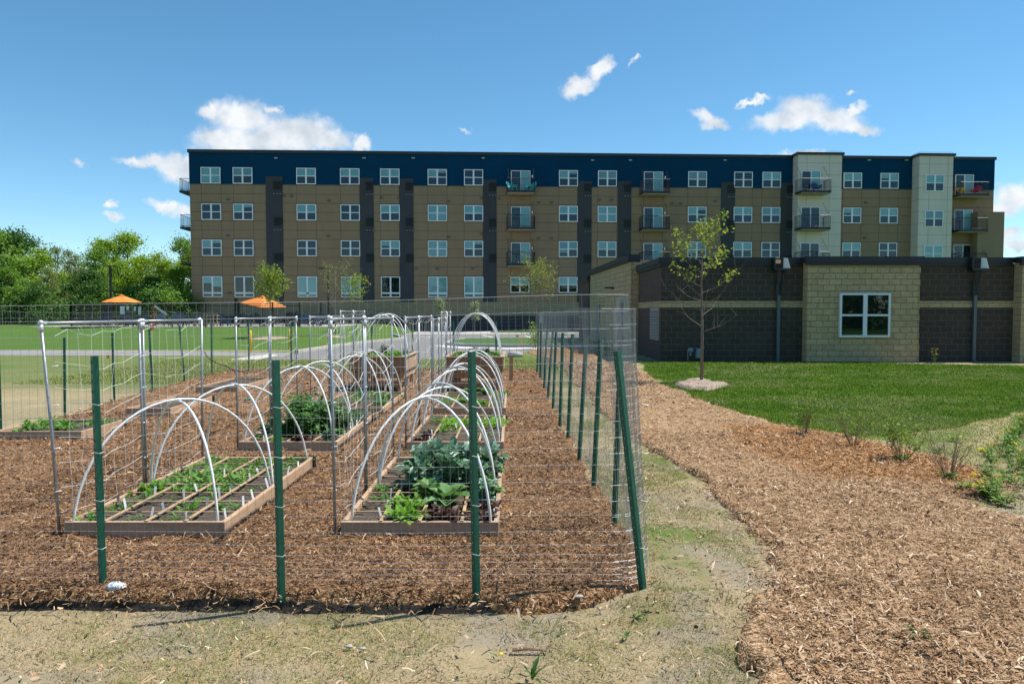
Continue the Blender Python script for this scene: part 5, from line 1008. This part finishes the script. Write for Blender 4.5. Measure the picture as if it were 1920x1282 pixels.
# trees on the viewer's side, seen mirrored in the ground floor windows
for i, (x, s) in enumerate([(-22, 3.2), (-12, 3.0), (-3, 3.3), (5, 3.1), (13, 3.3), (22, 3.0), (32, 3.2), (44, 3.1)]):
    t = thing('shrub', f'tall dark hedge shrub behind the viewer, {["first","second","third","fourth","fifth","sixth","seventh","eighth"][i]} from the left', 'shrub', (x, -26, -.3), i, 'hedge behind the viewer'); t.scale = (s, s, s * .8); obj('trunk', SH[0], None, t); obj('crown', SH[1], None, t)
for i, (x, y, s) in enumerate([(-30, -45, 1.0), (-18, -52, 1.15), (-6, -47, .95), (8, -50, 1.1), (20, -44, 1.0), (31, -50, 1.1), (44, -46, .95), (12, -30, .7)]):
    t = thing('tree', f'green tree on the open side behind the viewer, {["first","second","third","fourth","fifth","sixth","seventh","eighth"][i]} from the left', 'tree', (x, y, 0), i, 'trees behind the viewer'); t.scale = (s * 1.4, s * 1.4, s * 1.1); obj('trunk', TV[(1, 3)[i % 2]][0], None, t); obj('crown', TV[(1, 3)[i % 2]][1], None, t)
# ---- young trees
def young_tree(u, v, vtop, Y, label, leafm, n_leaf=500, w_=1.5, trunk_r=.035, leaf=.07, bark=None, seed=1, cmin=.3, leafmin=.3, up=.9, nb=20, name='young_tree', loc=None, sub=4, dense=1.0, cl=.10):
    r = random.Random(seed); rs = np.random.RandomState(seed); p = loc or at(u, v, Y); z0 = TZ(p[0], p[1]); h = at(u, vtop, p[1]).z - z0; t = thing(name, label, 'young tree', (p[0], p[1], z0)); tr = MB(); pts = []
    stem = [Vector((0, 0, -.05)), Vector((.01, 0, h * .3)), Vector((-.02, .02, h * .6)), Vector((.03, 0, h * .97))]; tr.tube(stem, [trunk_r, trunk_r * .8, trunk_r * .45, trunk_r * .12], 8); tips = [(stem[3], 1)]
    def on(z): q = z / h; return stem[0].lerp(stem[1], min(1, q / .3)) if q < .3 else (stem[1].lerp(stem[2], (q - .3) / .3) if q < .6 else stem[2].lerp(stem[3], min(1, (q - .6) / .37)))
    bl = MB()
    for i in range(nb):
        q = cmin + (.93 - cmin) * (i + r.random() * .6) / nb; b0 = on(h * q); az = i * 2.4 + r.uniform(-.5, .5); L = w_ / 2 * (1.15 - .75 * max(0, (q - cmin) / (1 - cmin)) ** 1.3) * r.uniform(.75, 1.15); d = Vector((math.cos(az), math.sin(az), 0)); el = up * r.uniform(.7, 1.2)
        c1 = b0 + d * L * .5 + Vector((0, 0, L * .5 * math.tan(min(el, 1.1)) * .55)); c2 = b0 + d * L + Vector((0, 0, L * math.tan(min(el, 1.1)) * .85)); rr = trunk_r * .28 * (1 - q * .5); bl.tube([b0, c1, c2], [rr, rr * .6, rr * .15], 5)
        if q > leafmin: pts += [(b0.lerp(c1, .7), .6), (c1, 1), (c1.lerp(c2, .5), 1.1), (c2, 1.2)]
        for s_ in range(sub):
            tt = r.uniform(.25, .95); m0 = b0.lerp(c1, tt * 2) if tt < .5 else c1.lerp(c2, tt * 2 - 1); e = m0 + (d.lerp(Vector((r.uniform(-1, 1), r.uniform(-1, 1), .2)), .7)).normalized() * L * r.uniform(.15, .4) + Vector((0, 0, L * r.uniform(.05, .35))); bl.tube([m0, m0.lerp(e, .5) + Vector((0, 0, .01)), e], [rr * .4, rr * .28, rr * .1], 4)
            if q > leafmin: pts += [(e, 1.2), (m0.lerp(e, .6), .8)]
    for i in range(6): pts.append((on(h * (.75 + .25 * i / 6)), 1))
    obj('trunk', tr, bark or barkl, t, smooth=True); obj('branches', bl, bark or barkl, t)
    wts = np.array([q for _, q in pts]); idx = rs.choice(len(pts), n_leaf, p=wts / wts.sum()); P = np.array([tuple(pts[i][0]) for i in idx]) + rs.normal(size=(n_leaf, 3)) * cl * np.array([1, 1, .8]); obj('crown', leaf_quads(P, leaf, rs, leafm, 'crown', .1), None, t); return t
yl = island_mat('leaf_spring', [(.22, .30, .03), (.32, .40, .04), (.16, .24, .03), (.42, .46, .06)], .6, .4); yo = island_mat('leaf_spring_olive', [(.20, .24, .05), (.28, .31, .07), (.15, .19, .04)], .6, .35); pg = island_mat('leaf_pale', [(.28, .34, .18), (.38, .44, .26), (.2, .27, .13)], .6, .3)
young_tree(1315, 718, 400, 17.3, 'young sparse tree with yellow green leaves and bare lower twigs in a mulch ring', yl, 620, 1.75, .042, .085, seed=4, cmin=.30, leafmin=.52, up=.72, nb=22, loc=(G(1315, 718).x, G(1315, 718).y), sub=5, cl=.07)
young_tree(508, 634, 506, 40, 'young leafy green tree on the lawn below the right orange umbrella', island_mat('leaf_young', [(.20, .28, .03), (.28, .36, .045), (.14, .21, .03)], .6, .35), 1900, 1.7, .045, .12, seed=5, cmin=.45, leafmin=.4, nb=26, cl=.13)
young_tree(629, 628, 498, 42, 'young nearly bare tree by the drive with yellow green leaves on its right', yo, 420, 2.4, .05, .10, seed=8, cmin=.35, leafmin=.45, up=1.0, nb=26, bark=mat('grey_bark', (.22, .17, .14), .9), sub=5)
young_tree(668, 632, 516, 45, 'small young tree with yellow green leaves right of the bare one', yl, 620, 1.4, .03, .12, seed=9, cmin=.5, leafmin=.4, nb=14)
young_tree(1005, 633, 496, 46, 'young tree with olive yellow leaves on the parking island', yo, 1500, 2.6, .05, .13, seed=6, cmin=.50, leafmin=.35, nb=26, up=.8, loc=(at(1005, 633, 46).x, 46), cl=.14)
young_tree(826, 620, 560, 62, 'slender pale green columnar sapling against the dark wall base, left one', pg, 1500, .75, .03, .12, seed=11, cmin=.32, leafmin=.2, up=1.05, nb=16, loc=(at(826, 620, 62).x, 62), cl=.12)
young_tree(890, 620, 567, 62, 'slender pale green columnar sapling against the dark wall base, right one', pg, 1100, .7, .03, .12, seed=12, cmin=.38, leafmin=.2, up=1.05, nb=14, loc=(at(890, 620, 62).x, 62), cl=.12)
for (u, v, Y, w_) in ((502, 635, 39.6, 2.2), (629, 629, 42, 1.2)):
    p = at(u, v, Y); mb = MB(); n_ = 20; mb.add([(p.x + math.cos(q * 6.283 / n_) * w_ / 2, Y + math.sin(q * 6.283 / n_) * w_ / 2, TZ(p.x + math.cos(q * 6.283 / n_) * w_ / 2, Y + math.sin(q * 6.283 / n_) * w_ / 2) + .012) for q in range(n_)] + [(p.x, Y, TZ(p.x, Y) + .09)], [(q, (q + 1) % n_, n_) for q in range(n_)]); struct(obj('tree_mulch', mb, mat('far_mulch', (.36, .27, .2), .9, .2, 8)))
# ---- shrubs along the path
def twig_shrub(u, v, label, leafm, h, n_leaf, seed, w_=.32, ns=16, leaf=.022, barkc=None):
    r = random.Random(seed); rs = np.random.RandomState(seed); p = G(u, v, .05); t = thing('young_shrub', label, 'shrub', (p.x, p.y, .05), 0, 'young shrubs along the path'); mb = MB(); pts = []
    for i in range(ns):
        az = r.uniform(0, 6.28); ln = r.uniform(.2, 1.0) * w_; hh = h * r.uniform(.6, 1.05); a = Vector((math.cos(az) * .03, math.sin(az) * .03, -.02)); c = Vector((math.cos(az) * ln, math.sin(az) * ln, hh)); b = a.lerp(c, .5) + Vector((0, 0, -.02 * r.random())); mb.tube([a, b, c], [.0036, .0026, .0013], 4)
        for k_ in range(5):
            q = r.uniform(.3, .95); m0 = a.lerp(c, q); e = m0 + Vector((r.uniform(-.07, .07), r.uniform(-.07, .07), r.uniform(.03, .10))); mb.tube([m0, e], [.002, .001], 3, False); pts += [e, m0.lerp(e, .6)]
        pts += [c, b.lerp(c, .5)]
    obj('stems', mb, barkc or mat('shrub_bark', (.24, .16, .10), .85), t)
    if n_leaf: P = np.array([tuple(pts[i]) for i in rs.randint(0, len(pts), n_leaf)]) + rs.normal(size=(n_leaf, 3)) * .015; obj('foliage', leaf_quads(P, leaf, rs, leafm, 'foliage', .1), None, t)
shl = island_mat('shrub_leaf', [(.13, .24, .03), (.20, .32, .05), (.27, .38, .06)], .6, .35)
twig_shrub(1507, 811, 'small upright green shrub furthest from the camera at the lawn edge', shl, .50, 420, 1, .18, 14, .034)
twig_shrub(1600, 834, 'small nearly bare shrub, second from the far end of the row', shl, .42, 240, 2, .24, 16, .026)
twig_shrub(1692, 860, 'leafiest bright green shrub, second nearest in the row', shl, .44, 560, 3, .30, 18, .038)
twig_shrub(1778, 893, 'bare spreading twiggy shrub nearest the camera', shl, .44, 50, 4, .36, 24, .015)
# ---- weeds at the right edge with yellow flowers
wr_ = random.Random(21); wl = island_mat('weed_leaf', [(.10, .22, .03), (.15, .29, .04), (.22, .34, .06), (.08, .18, .03)], .6, .3); yf = mat('yellow_petal', (.80, .60, .01), .6)
def weed(x, y, h, label, flowers=2, n=14, z=0, seed=0):
    r = random.Random(seed); mb = MB(); U = r.uniform; t = thing('weed', label, 'weed', (x, y, z), 0, 'weeds with yellow flowers at the right edge'); fl = MB()
    for i in range(n):
        az = U(0, 6.28); hh = h * U(.4, 1); l_ = U(.02, .12); a = Vector((U(-.05, .05), U(-.05, .05), 0)); c = a + Vector((math.cos(az) * l_, math.sin(az) * l_, hh)); mb.tube([a, c], .0016, 3, False)
        for k_ in range(7): q = U(.05, .95); blade_leaf(mb, a.lerp(c, q), U(0, 6.28), U(0, .9), U(.03, .085), U(.012, .026), U(.2, 1.2), 1, stem=.1, rs=r, segs=4)
        if i < flowers:
            for k_ in range(5): cc = c + Vector((U(-.03, .03), U(-.03, .03), U(-.01, .02))); fl.sphere(cc, (.011, .011, .006), 6, 4)
    obj('foliage', mb, wl, t)
    if flowers: obj('blossoms', fl, yf, t)
places = ['at the tip of the orange mulch', 'beside the last shrub', 'at the right edge of the picture', 'in the thick of the weed patch', 'at the far side of the weed patch', 'near the lawn corner']
ORDN = 'leftmost second third fourth fifth sixth seventh eighth ninth tenth eleventh twelfth thirteenth fourteenth fifteenth sixteenth seventeenth eighteenth nineteenth twentieth twenty-first twenty-second twenty-third twenty-fourth twenty-fifth rightmost'.split(); WP = []
for i in range(26):
    u = wr_.uniform(1835, 1945); v = wr_.uniform(800, 945); u = max(u, 1960 - (v - 760) * .9 if v < 880 else 1845); WP.append((u, v, wr_.uniform(.12, .30)))
for i, (u, v, h_) in enumerate(sorted(WP)):
    p = G(u, v); weed(p.x, p.y, h_ * (1.25 if u > 1880 else .8), 'leafy weed ' + ('with yellow flowers' if i % 2 == 0 else 'without flowers') + f', {ORDN[i]} ' + ('' if i in (0, 25) else 'from the left ') + 'in the right weed patch', 3 if i % 2 == 0 else 0, 16, 0, i + 40)
for i, (u, v, h, f) in enumerate([(1855, 935, .16, 0), (1810, 922, .06, 0), (1782, 902, .05, 1), (1690, 866, .04, 0), (1850, 850, .10, 2), (1790, 826, .09, 2), (1760, 846, .06, 0)]):
    p = G(u, v); weed(p.x, p.y, h, 'low weed ' + ['at the corner of the orange mulch', 'on the mulch edge below the bare shrub', 'with a yellow flower at the foot of the bare shrub', 'at the foot of the leafiest shrub', 'between the lawn and the flower patch', 'on the dry patch below the lawn', 'beside the leafiest shrub'][i], f, 8, .04 if i in (1, 2, 3) else 0, 90 + i)
# low weeds and dandelions in the foreground grass
dl = island_mat('dandelion_leaf', [(.04, .12, .02), (.07, .17, .03), (.10, .21, .035)], .6, .25)
def rosette(u, v, s, label, n=9, z=0, up=.5, seed=0, flower=False, grp='low weeds in the foreground'):
    z = -.09 if (z == 0 and v > 1130 and u < 1250) else z; r = random.Random(seed); p = G(u, v, z); mb = MB(); t = thing('dandelion', label, 'weed', (p.x, p.y, z + .003), 0, grp)
    for i in range(n): blade_leaf(mb, (0, 0, 0), r.uniform(0, 6.28), r.uniform(.1, up * 1.6), s * r.uniform(.6, 1.1), s * .2, r.uniform(.2, .9), 1, stem=.08, rs=r, segs=6)
    obj('leaves', mb, dl, t)
    if flower: obj('blossom', MB().sphere((.02, 0, s * .35), (.012, .012, .006), 8, 5).tube([(0, 0, 0), (.02, 0, s * .35)], .0015, 4), yf, t)
for i, a in enumerate([(998, 1276, .12, 'large dandelion at the bottom edge of the picture', 8, 0, .9), (1190, 1158, .085, 'flat dandelion rosette below the fence corner', 9, 0, .4), (1035, 1180, .05, 'small weed with two dark leaves in the dry grass', 3, 0, .7), (1050, 1184, .05, 'tiny weed right of the two leaved one', 3, 0, .8), (1010, 1172, .05, 'upright blade like weed left of the tiny weed', 2, 0, 1.2), (1175, 1195, .06, 'small green tuft below the flat rosette', 7, 0, .6), (1720, 1188, .09, 'green weed growing in the wood chip path', 8, .05, .6), (955, 1265, .05, 'tiny seedling left of the large dandelion', 4, 0, .8), (932, 1232, .05, 'tiny weed with a yellow flower in the dry grass', 2, 0, .6), (1245, 1045, .05, 'small weed right of the fence corner', 5, 0, .7), (1285, 920, .06, 'small weed on the strip beside the path', 5, 0, .8), (1100, 1106, .05, 'small weed at the mulch edge under the fence', 5, 0, .9), (1066, 1115, .04, 'tiny weed at the mulch edge left of the corner', 4, 0, .9), (972, 1105, .06, 'small weed right of the front fence post', 5, 0, 1)]): rosette(*a, seed=i + 3, flower=('flower' in a[3]))
# stones, debris and twigs
st = mat('pale_stone', (.42, .39, .35), .85, .2, 20, .4, 60); wh = mat('white_bag', (.80, .81, .82), .5, .06, 20, .8, 25)
def stone(u, v, r_, label, m=st, z=0, name='stone', cat='stone', seed=1, grp=None):
    q = random.Random(seed); p = G(u, v, z); o = obj(name, MB().sphere((0, 0, r_[2] * .5), r_, 14, 9, .16 if name == 'plastic_bag' else .10, q), m, loc=(p.x, p.y, z), smooth=True); tag(o, label, cat, grp); return o
stone(217, 1104, (.062, .036, .030), 'crumpled white plastic bag at the foot of the leftmost big fence post', wh, .0, 'plastic_bag', 'bag', 2)
stone(196, 1110, (.02, .016, .014), 'small pale stone touching the white plastic bag', z=-.01, seed=3, grp='small stones'); stone(655, 1212, (.022, .014, .008), 'left one of two small pale stones in the dry grass', z=-.09, seed=4, grp='small stones'); stone(680, 1216, (.02, .012, .007), 'right one of two small pale stones in the dry grass', z=-.09, seed=5, grp='small stones')
stone(607, 1127, (.024, .016, .010), 'grey stone lying just outside the mulch edge', z=-.08, seed=6, grp='small stones'); stone(1085, 1119, (.03, .014, .010), 'flat pale chip of stone under the fence near the corner', seed=7, grp='small stones'); stone(966, 669, (.30, .22, .15), 'large grey boulder at the tip of the orange mulch by the road', mat('boulder', (.36, .36, .36), .85, .2, 6), 0, 'boulder', 'boulder', 8)
stone(297, 1108, (.034, .02, .018), 'dull grey stone right of the white plastic bag', z=-.01, seed=9, grp='small stones')
p = G(985, 1221, -.09); o = obj('stick', MB().tube([(-.07, 0, .012), (0, .005, .016), (.11, -.004, .010)], [.012, .010, .005], 6), mat('dead_wood', (.25, .17, .11), .9, .3, 30), loc=p); tag(o, 'short broken stick lying in the dry grass', 'stick')
a = G(386, 700, 0); o = obj('fallen_branch', MB().tube([(0, 0, .62), (.12, 0, .44), (.32, .02, .30), (.62, .05, .20), (.85, .05, .06), (1.3, .1, .04)], [.012, .014, .016, .016, .018, .008], 6), barkm, loc=(G(388, 699).x, 20.0, 0)); tag(o, 'dark fallen branch leaning on the back fence', 'branch')
# ------------------------------------------------------------------ patio: fence, umbrellas, chairs
YF = 50.0; zf = .68
pf = thing('patio_fence', 'black metal picket fence around the raised patio', 'fence', (at(350, 600, YF).x, YF, zf))
def fx(u, Y=YF): return (u - 960) / F * Y
runs = [((fx(134), YF), (fx(562), YF)), ((fx(562), YF), (fx(626, 53.5), 53.5)), ((fx(134), YF), (fx(134) - .2, 59))]; cx_ = pf.location.x
mb = MB()
for (a, b) in runs:
    L = math.hypot(b[0] - a[0], b[1] - a[1]); n_ = int(L / .125); d = ((b[0] - a[0]) / L, (b[1] - a[1]) / L)
    for z in (1.60, 1.47, .14): mb.tube([(a[0] - cx_, a[1] - YF, z), (b[0] - cx_, b[1] - YF, z)], .02, 4)
    for i in range(n_): q = i * .125; mb.tube([(a[0] + d[0] * q - cx_, a[1] + d[1] * q - YF, .04), (a[0] + d[0] * q - cx_, a[1] + d[1] * q - YF, 1.60)], .0095, 4, False)
    k_ = 0
    while k_ * 2.35 <= L + .1: q = min(k_ * 2.35, L); x, y = a[0] + d[0] * q - cx_, a[1] + d[1] * q - YF; obj('post', MB().box((x - .04, y - .045, 0), (x + .04, y + .035, 1.72)), black, pf); k_ += 1
obj('picket_panel', mb, black, pf)
gx_ = fx(444) - cx_; obj('gate_post', MB().box((gx_ - .12, -.10, 0), (gx_ + .12, .1, 2.0)), black, pf)
orange = mat('orange_canvas', (.80, .24, .035), .7, .05, 6)
def umbrella(u, vtop, vrim, hw, Y, label, tilt=0, rz=0):
    c = at(u, vtop, Y); zr = at(u, vrim, Y).z; t = thing('patio_umbrella', label, 'umbrella', (c.x, Y, .70), rz, 'orange patio umbrellas'); hh = c.z - .70; hr = zr - .70
    n_ = 4 if tilt else 8; vs = [(0, 0, hh)]; R_ = hw
    for k_ in range(1, 5):
        f = k_ / 4
        for i in range(n_ * 2):
            a = i * math.pi / n_; rr = R_ * f * (1 if i % 2 == 0 else math.cos(math.pi / n_) * (1 - .03 * f)); vs.append((math.cos(a) * rr, math.sin(a) * rr, hh + (hr - hh) * (f ** 1.1) - (0 if i % 2 == 0 else .02 * f)))
    m_ = n_ * 2; fs = [(0, 1 + i, 1 + (i + 1) % m_) for i in range(m_)]
    for k_ in range(3): fs += [(1 + k_ * m_ + i, 1 + (k_ + 1) * m_ + i, 1 + (k_ + 1) * m_ + (i + 1) % m_, 1 + k_ * m_ + (i + 1) % m_) for i in range(m_)]
    cp = obj('canopy', MB().add(vs, fs), orange, t); cp.rotation_euler = (R(tilt), R(tilt * .8), 0)
    if tilt: cp.location = (-.1, .2, .05)
    obj('vent_cap', MB().tube([(0, 0, hh - .02), (0, 0, hh + .06)], [.22, .02], 8), orange, t); obj('pole', MB().tube([(0, 0, 0), (0, 0, hh + .1)], .025, 8), black, t); obj('base', MB().tube([(0, 0, 0), (0, 0, .08)], .28, 16), black, t)
    obj('ribs', MB().tube([(0, 0, hh - .3), (0, 0, hh - .5)], .04, 8), black, t)
umbrella(228, 553.5, 566.5, 1.36, 52, 'orange patio umbrella on the left above the fence notices'); umbrella(492, 556, 572, 1.62, 51.6, 'orange tilted square umbrella on the right near the apartment building', 7, R(12))
def uline(u, Y=51.2): return (fx(u, Y), Y, .70)
for i, (u, rz) in enumerate([(196, 20), (262, -30), (327, 10), (350, 160), (373, 190), (421, 170), (455, 200), (479, 20), (570, 10), (592, -20), (243, 170), (300, 15)]):
    adirondack('adirondack_chair', 'navy slatted patio chair ' + ['left of the left umbrella pole', 'right of the fence notices', 'third from the apartment corner line', 'left of the wooden crate stack', 'next to the wooden crate stack on its left', 'left of the thick gate post', 'right of the thick gate post', 'under the right umbrella', 'right of the right umbrella', 'at the right end of the patio', 'under the left umbrella', 'behind the red hydrant marker'][i], navyp, uline(u, 51.0 + (i % 3) * .7), R(rz), 'navy patio chairs', 1.05)
# table, wooden rack, grill
def table(u, Y, label):
    t = thing('patio_table', label, 'table', (fx(u, Y), Y, .70), 0, 'patio tables'); obj('table_top', MB().tube([(0, 0, .70), (0, 0, .735)], .62, 20), mat('table_grey', (.22, .22, .21), .5), t)
    for q in range(4): a = q * 1.571 + .78; obj('leg', MB().tube([(math.cos(a) * .4, math.sin(a) * .4, 0), (math.cos(a) * .3, math.sin(a) * .3, .70)], .02, 6), black, t)
table(228, 52.2, 'round patio table under the left orange umbrella'); table(500, 51.6, 'round patio table under the right orange umbrella'); table(540, 52.5, 'round patio table at the right of the patio')
t = thing('wooden_rack', 'light wooden slatted rack among the navy chairs', 'rack', (fx(397, 51.5), 51.5, .70)); rk = mat('pale_wood', (.42, .31, .2), .7, .1, 6)
for z in (.25, .5, .75): obj('shelf', MB().box((-.5, -.2, z), (.5, .2, z + .05)), rk, t)
for q in range(5): obj('upright', MB().box((-.5 + q * .24, -.24, 0), (-.45 + q * .24, -.201, .92)), rk, t)
t = thing('grill', 'black gas grill at the right end of the patio', 'grill', (fx(548, 51.0), 51.0, .70)); obj('cart', MB().box((-.4, -.25, 0), (.4, .25, .78)), black, t, bevel=.02); obj('lid', MB().tube([(-.4, 0, .86), (.4, 0, .86)], .24, 12), black, t); obj('side_shelf', MB().box((.41, -.2, .74), (.8, .2, .77)), black, t)
# notices on the fence
paper = mat('paper', (.82, .83, .84), .6); ink = mat('ink', (.10, .12, .18), .7)
for i, (u0, u1, v0, v1, lb_) in enumerate([(225.5, 228.6, 574, 589, 'leftmost tall white notice'), (229.6, 233.2, 574, 589, 'second tall white notice'), (237, 241, 574, 581, 'small square white notice'), (251, 254.5, 575, 582.5, 'small white notice beside the post'), (259.4, 264, 575, 590, 'rightmost tall white notice with a red heading')]):
    a = at(u0, v1, YF - .06); b = at(u1, v0, YF - .06); t = thing('notice', lb_ + ' fixed to the black patio fence', 'notice', ((a.x + b.x) / 2, YF - .06, a.z), 0, 'notices on the patio fence'); w_, h_ = (b.x - a.x) / 2, b.z - a.z
    obj('panel', MB().box((-w_, -.01, 0), (w_, .01, h_)), paper, t); mb = MB()
    for k_ in range(int(h_ / .07)): mb.box((-w_ * .75, -.013, .04 + k_ * .07), (w_ * (.2 + .5 * ((k_ * 7) % 5) / 4), -.0105, .055 + k_ * .07))
    obj('text_lines', mb, ink, t)
    if i == 4: obj('heading', MB().box((-w_ * .8, -.014, h_ - .09), (w_ * .8, -.0105, h_ - .03)), mat('red_ink', (.6, .08, .03), .6), t)
# light poles
def light_pole(u, vt, Y, z0, label, arms, r_=.07):
    p = at(u, vt, Y); t = thing('light_pole', label, 'light pole', (p.x, Y, z0), 0, 'black light poles'); h = p.z - z0; obj('pole', MB().box((-r_, -r_, 0), (r_, r_, h)), black, t); obj('base', MB().tube([(0, 0, 0), (0, 0, .4)], .22, 12), conc, t)
    for a in arms: obj('lamp_head', MB().box((min(a, a * .35), -.14, h - .10), (max(a, a * .35), .14, h - .01)).box((min(0, a * .4), -.03, h - .08), (max(0, a * .4), .03, h - .03)), black, t, bevel=.01)
light_pole(206.5, 498, 56, .7, 'black twin head light pole behind the left orange umbrella', (-.52, .52)); light_pole(615, 502, 55, .3, 'black single head light pole in front of the apartment building', (-.72,), .055)
# retaining wall
mb = MB(); x0, x1 = fx(113, 47.5), fx(222, 49.4)
mb.add([(x0, 47.5, .1), (x1, 49.4, .3), (x1, 50, .3), (x0, 50, .1), (x0, 47.5, .70), (x1, 49.4, .72), (x1, 50, .72), (x0, 50, .70)], [(0, 1, 5, 4), (1, 2, 6, 5), (3, 0, 4, 7), (4, 5, 6, 7)]); t = thing('retaining_wall', 'low dark block retaining wall at the left corner of the patio', 'wall', (0, 0, 0)); obj('wall', mb, dk_c, t)
obj('cap', MB().add([(x0 - .1, 47.4, .701), (x1 + .1, 49.3, .721), (x1 + .1, 49.8, .721), (x0 - .1, 47.9, .701), (x0 - .1, 47.4, .78), (x1 + .1, 49.3, .80), (x1 + .1, 49.8, .80), (x0 - .1, 47.9, .78)], [(0, 1, 5, 4), (1, 2, 6, 5), (3, 0, 4, 7), (4, 5, 6, 7), (2, 3, 7, 6)]), conc, t)
# hydrant with marker
p = at(285, 630, 46); z0 = TZ(p.x, 46); redm = mat('hydrant_red', (.50, .015, .02), .4); t = thing('fire_hydrant', 'red fire hydrant with a tall marker rod on the lawn slope', 'hydrant', (p.x, 46, z0)); obj('barrel', MB().tube([(0, 0, 0), (0, 0, .5), (0, 0, .56), (0, 0, .66), (0, 0, .72)], [.11, .11, .16, .10, .03], 12), redm, t); obj('outlet', MB().tube([(-.2, 0, .42), (.2, 0, .42)], .055, 10), redm, t); obj('outlet', MB().tube([(0, 0, .38), (0, -.22, .38)], .075, 10), mat('cap_white', (.7, .7, .7), .5), t)
obj('marker_rod', MB().tube([(.14, 0, .3), (.14, 0, 1.55)], .03, 6), redm, t)
obj('marker_flag', MB().box((0, -.012, 0), (1.0, .012, .10), Matrix.Translation((.14, 0, 1.55)) @ Matrix.Rotation(R(35), 4, 'Y')), mat('flag_pink', (.72, .58, .6), .5), t)
# bollards, utility flags, tags
yb_ = mat('bollard_yellow', (.78, .52, .01), .5)
for (u, v, vt, nm) in ((470, 662, 619, 'left'), (543, 655, 617, 'right')):
    p = G(u, v); h = at(u, vt, p.y).z; t = thing('bollard', f'{nm} yellow bollard at the path junction', 'bollard', p, 0, 'yellow bollards'); obj('sleeve', MB().tube([(0, 0, 0), (0, 0, h - .03), (0, 0, h)], [.055, .055, .03], 14), yb_, t, smooth=True); obj('footing', MB().tube([(0, 0, 0), (0, 0, .03)], .10, 14), conc, t)
flm = mat('flag_yellow', (.85, .55, .02), .6); flo = mat('flag_orange', (.8, .3, .02), .6)
for (u, v, lb_, m) in ((605, 656, 'yellow utility flag beside the drive', flm), (968, 640, 'yellow utility flag on the parking island', flm), (975, 652, 'orange utility flag at the island kerb', flo), (1076, 676, 'small orange utility flag in the mulch', flo)):
    p = G(u, v); t = thing('utility_flag', lb_, 'flag', p, 0, 'small utility flags'); obj('wire', MB().tube([(0, 0, 0), (0, 0, .38)], .004, 4), steel, t); obj('flag', MB().box((0, -.002, .26), (.15, .002, .38)), m, t)
for (u, v, y, lb_) in ((202.5, 669, 13.7, 'small yellow tag on the left fence beside the third post'), (280, 669, 15.5, 'tiny yellow tag on the left fence behind the paired trellis posts')):
    p = at(u, v, y); s_ = .034 if u < 250 else .02; t = thing('fence_tag', lb_, 'tag', (p.x, p.y, p.z), 0, 'yellow tags on the fence'); obj('plate', MB().box((-s_, -.002, -s_), (s_, .002, s_)), flm, t); obj('symbol', MB().box((.0, -.004, -s_ * .3), (s_ * .6, -.0025, s_ * .4)), black, t)
p = G(1729, 678); weed(p.x, 24.1, .55, 'tall weed with yellow flowers against the block wall beside the tan bay', 8, 12, 0, 77)
p = G(1160, 645)
p = G(1004, 650); twig = None
t = thing('young_shrub', 'small yellow green shrub in the mulch where the path meets the road', 'shrub', (G(1004, 655).x, G(1004, 655).y, .03), 0); obj('foliage', leaf_quads(np.random.RandomState(3).normal(size=(500, 3)) * np.array([.22, .22, .35]) + np.array([0, 0, .6]), .09, np.random.RandomState(4), shl, 'foliage'), None, t); obj('stems', MB().tube([(0, 0, 0), (.05, 0, 1.0)], .015, 5).tube([(0, 0, 0), (-.12, .05, .8)], .012, 5), barkl, t)
p = G(466, 744, .12); o = obj('plastic_scrap', MB().box((-.09, -.04, 0), (.09, .04, .02)).box((-.05, -.05, .02), (.08, .03, .03)), mat('green_plastic', (.04, .28, .18), .5), loc=(p.x, p.y, .06), bevel=.005); tag(o, 'small flat green plastic piece on the mulch left of the herb bed', 'plastic piece')
bpy.context.view_layer.update()
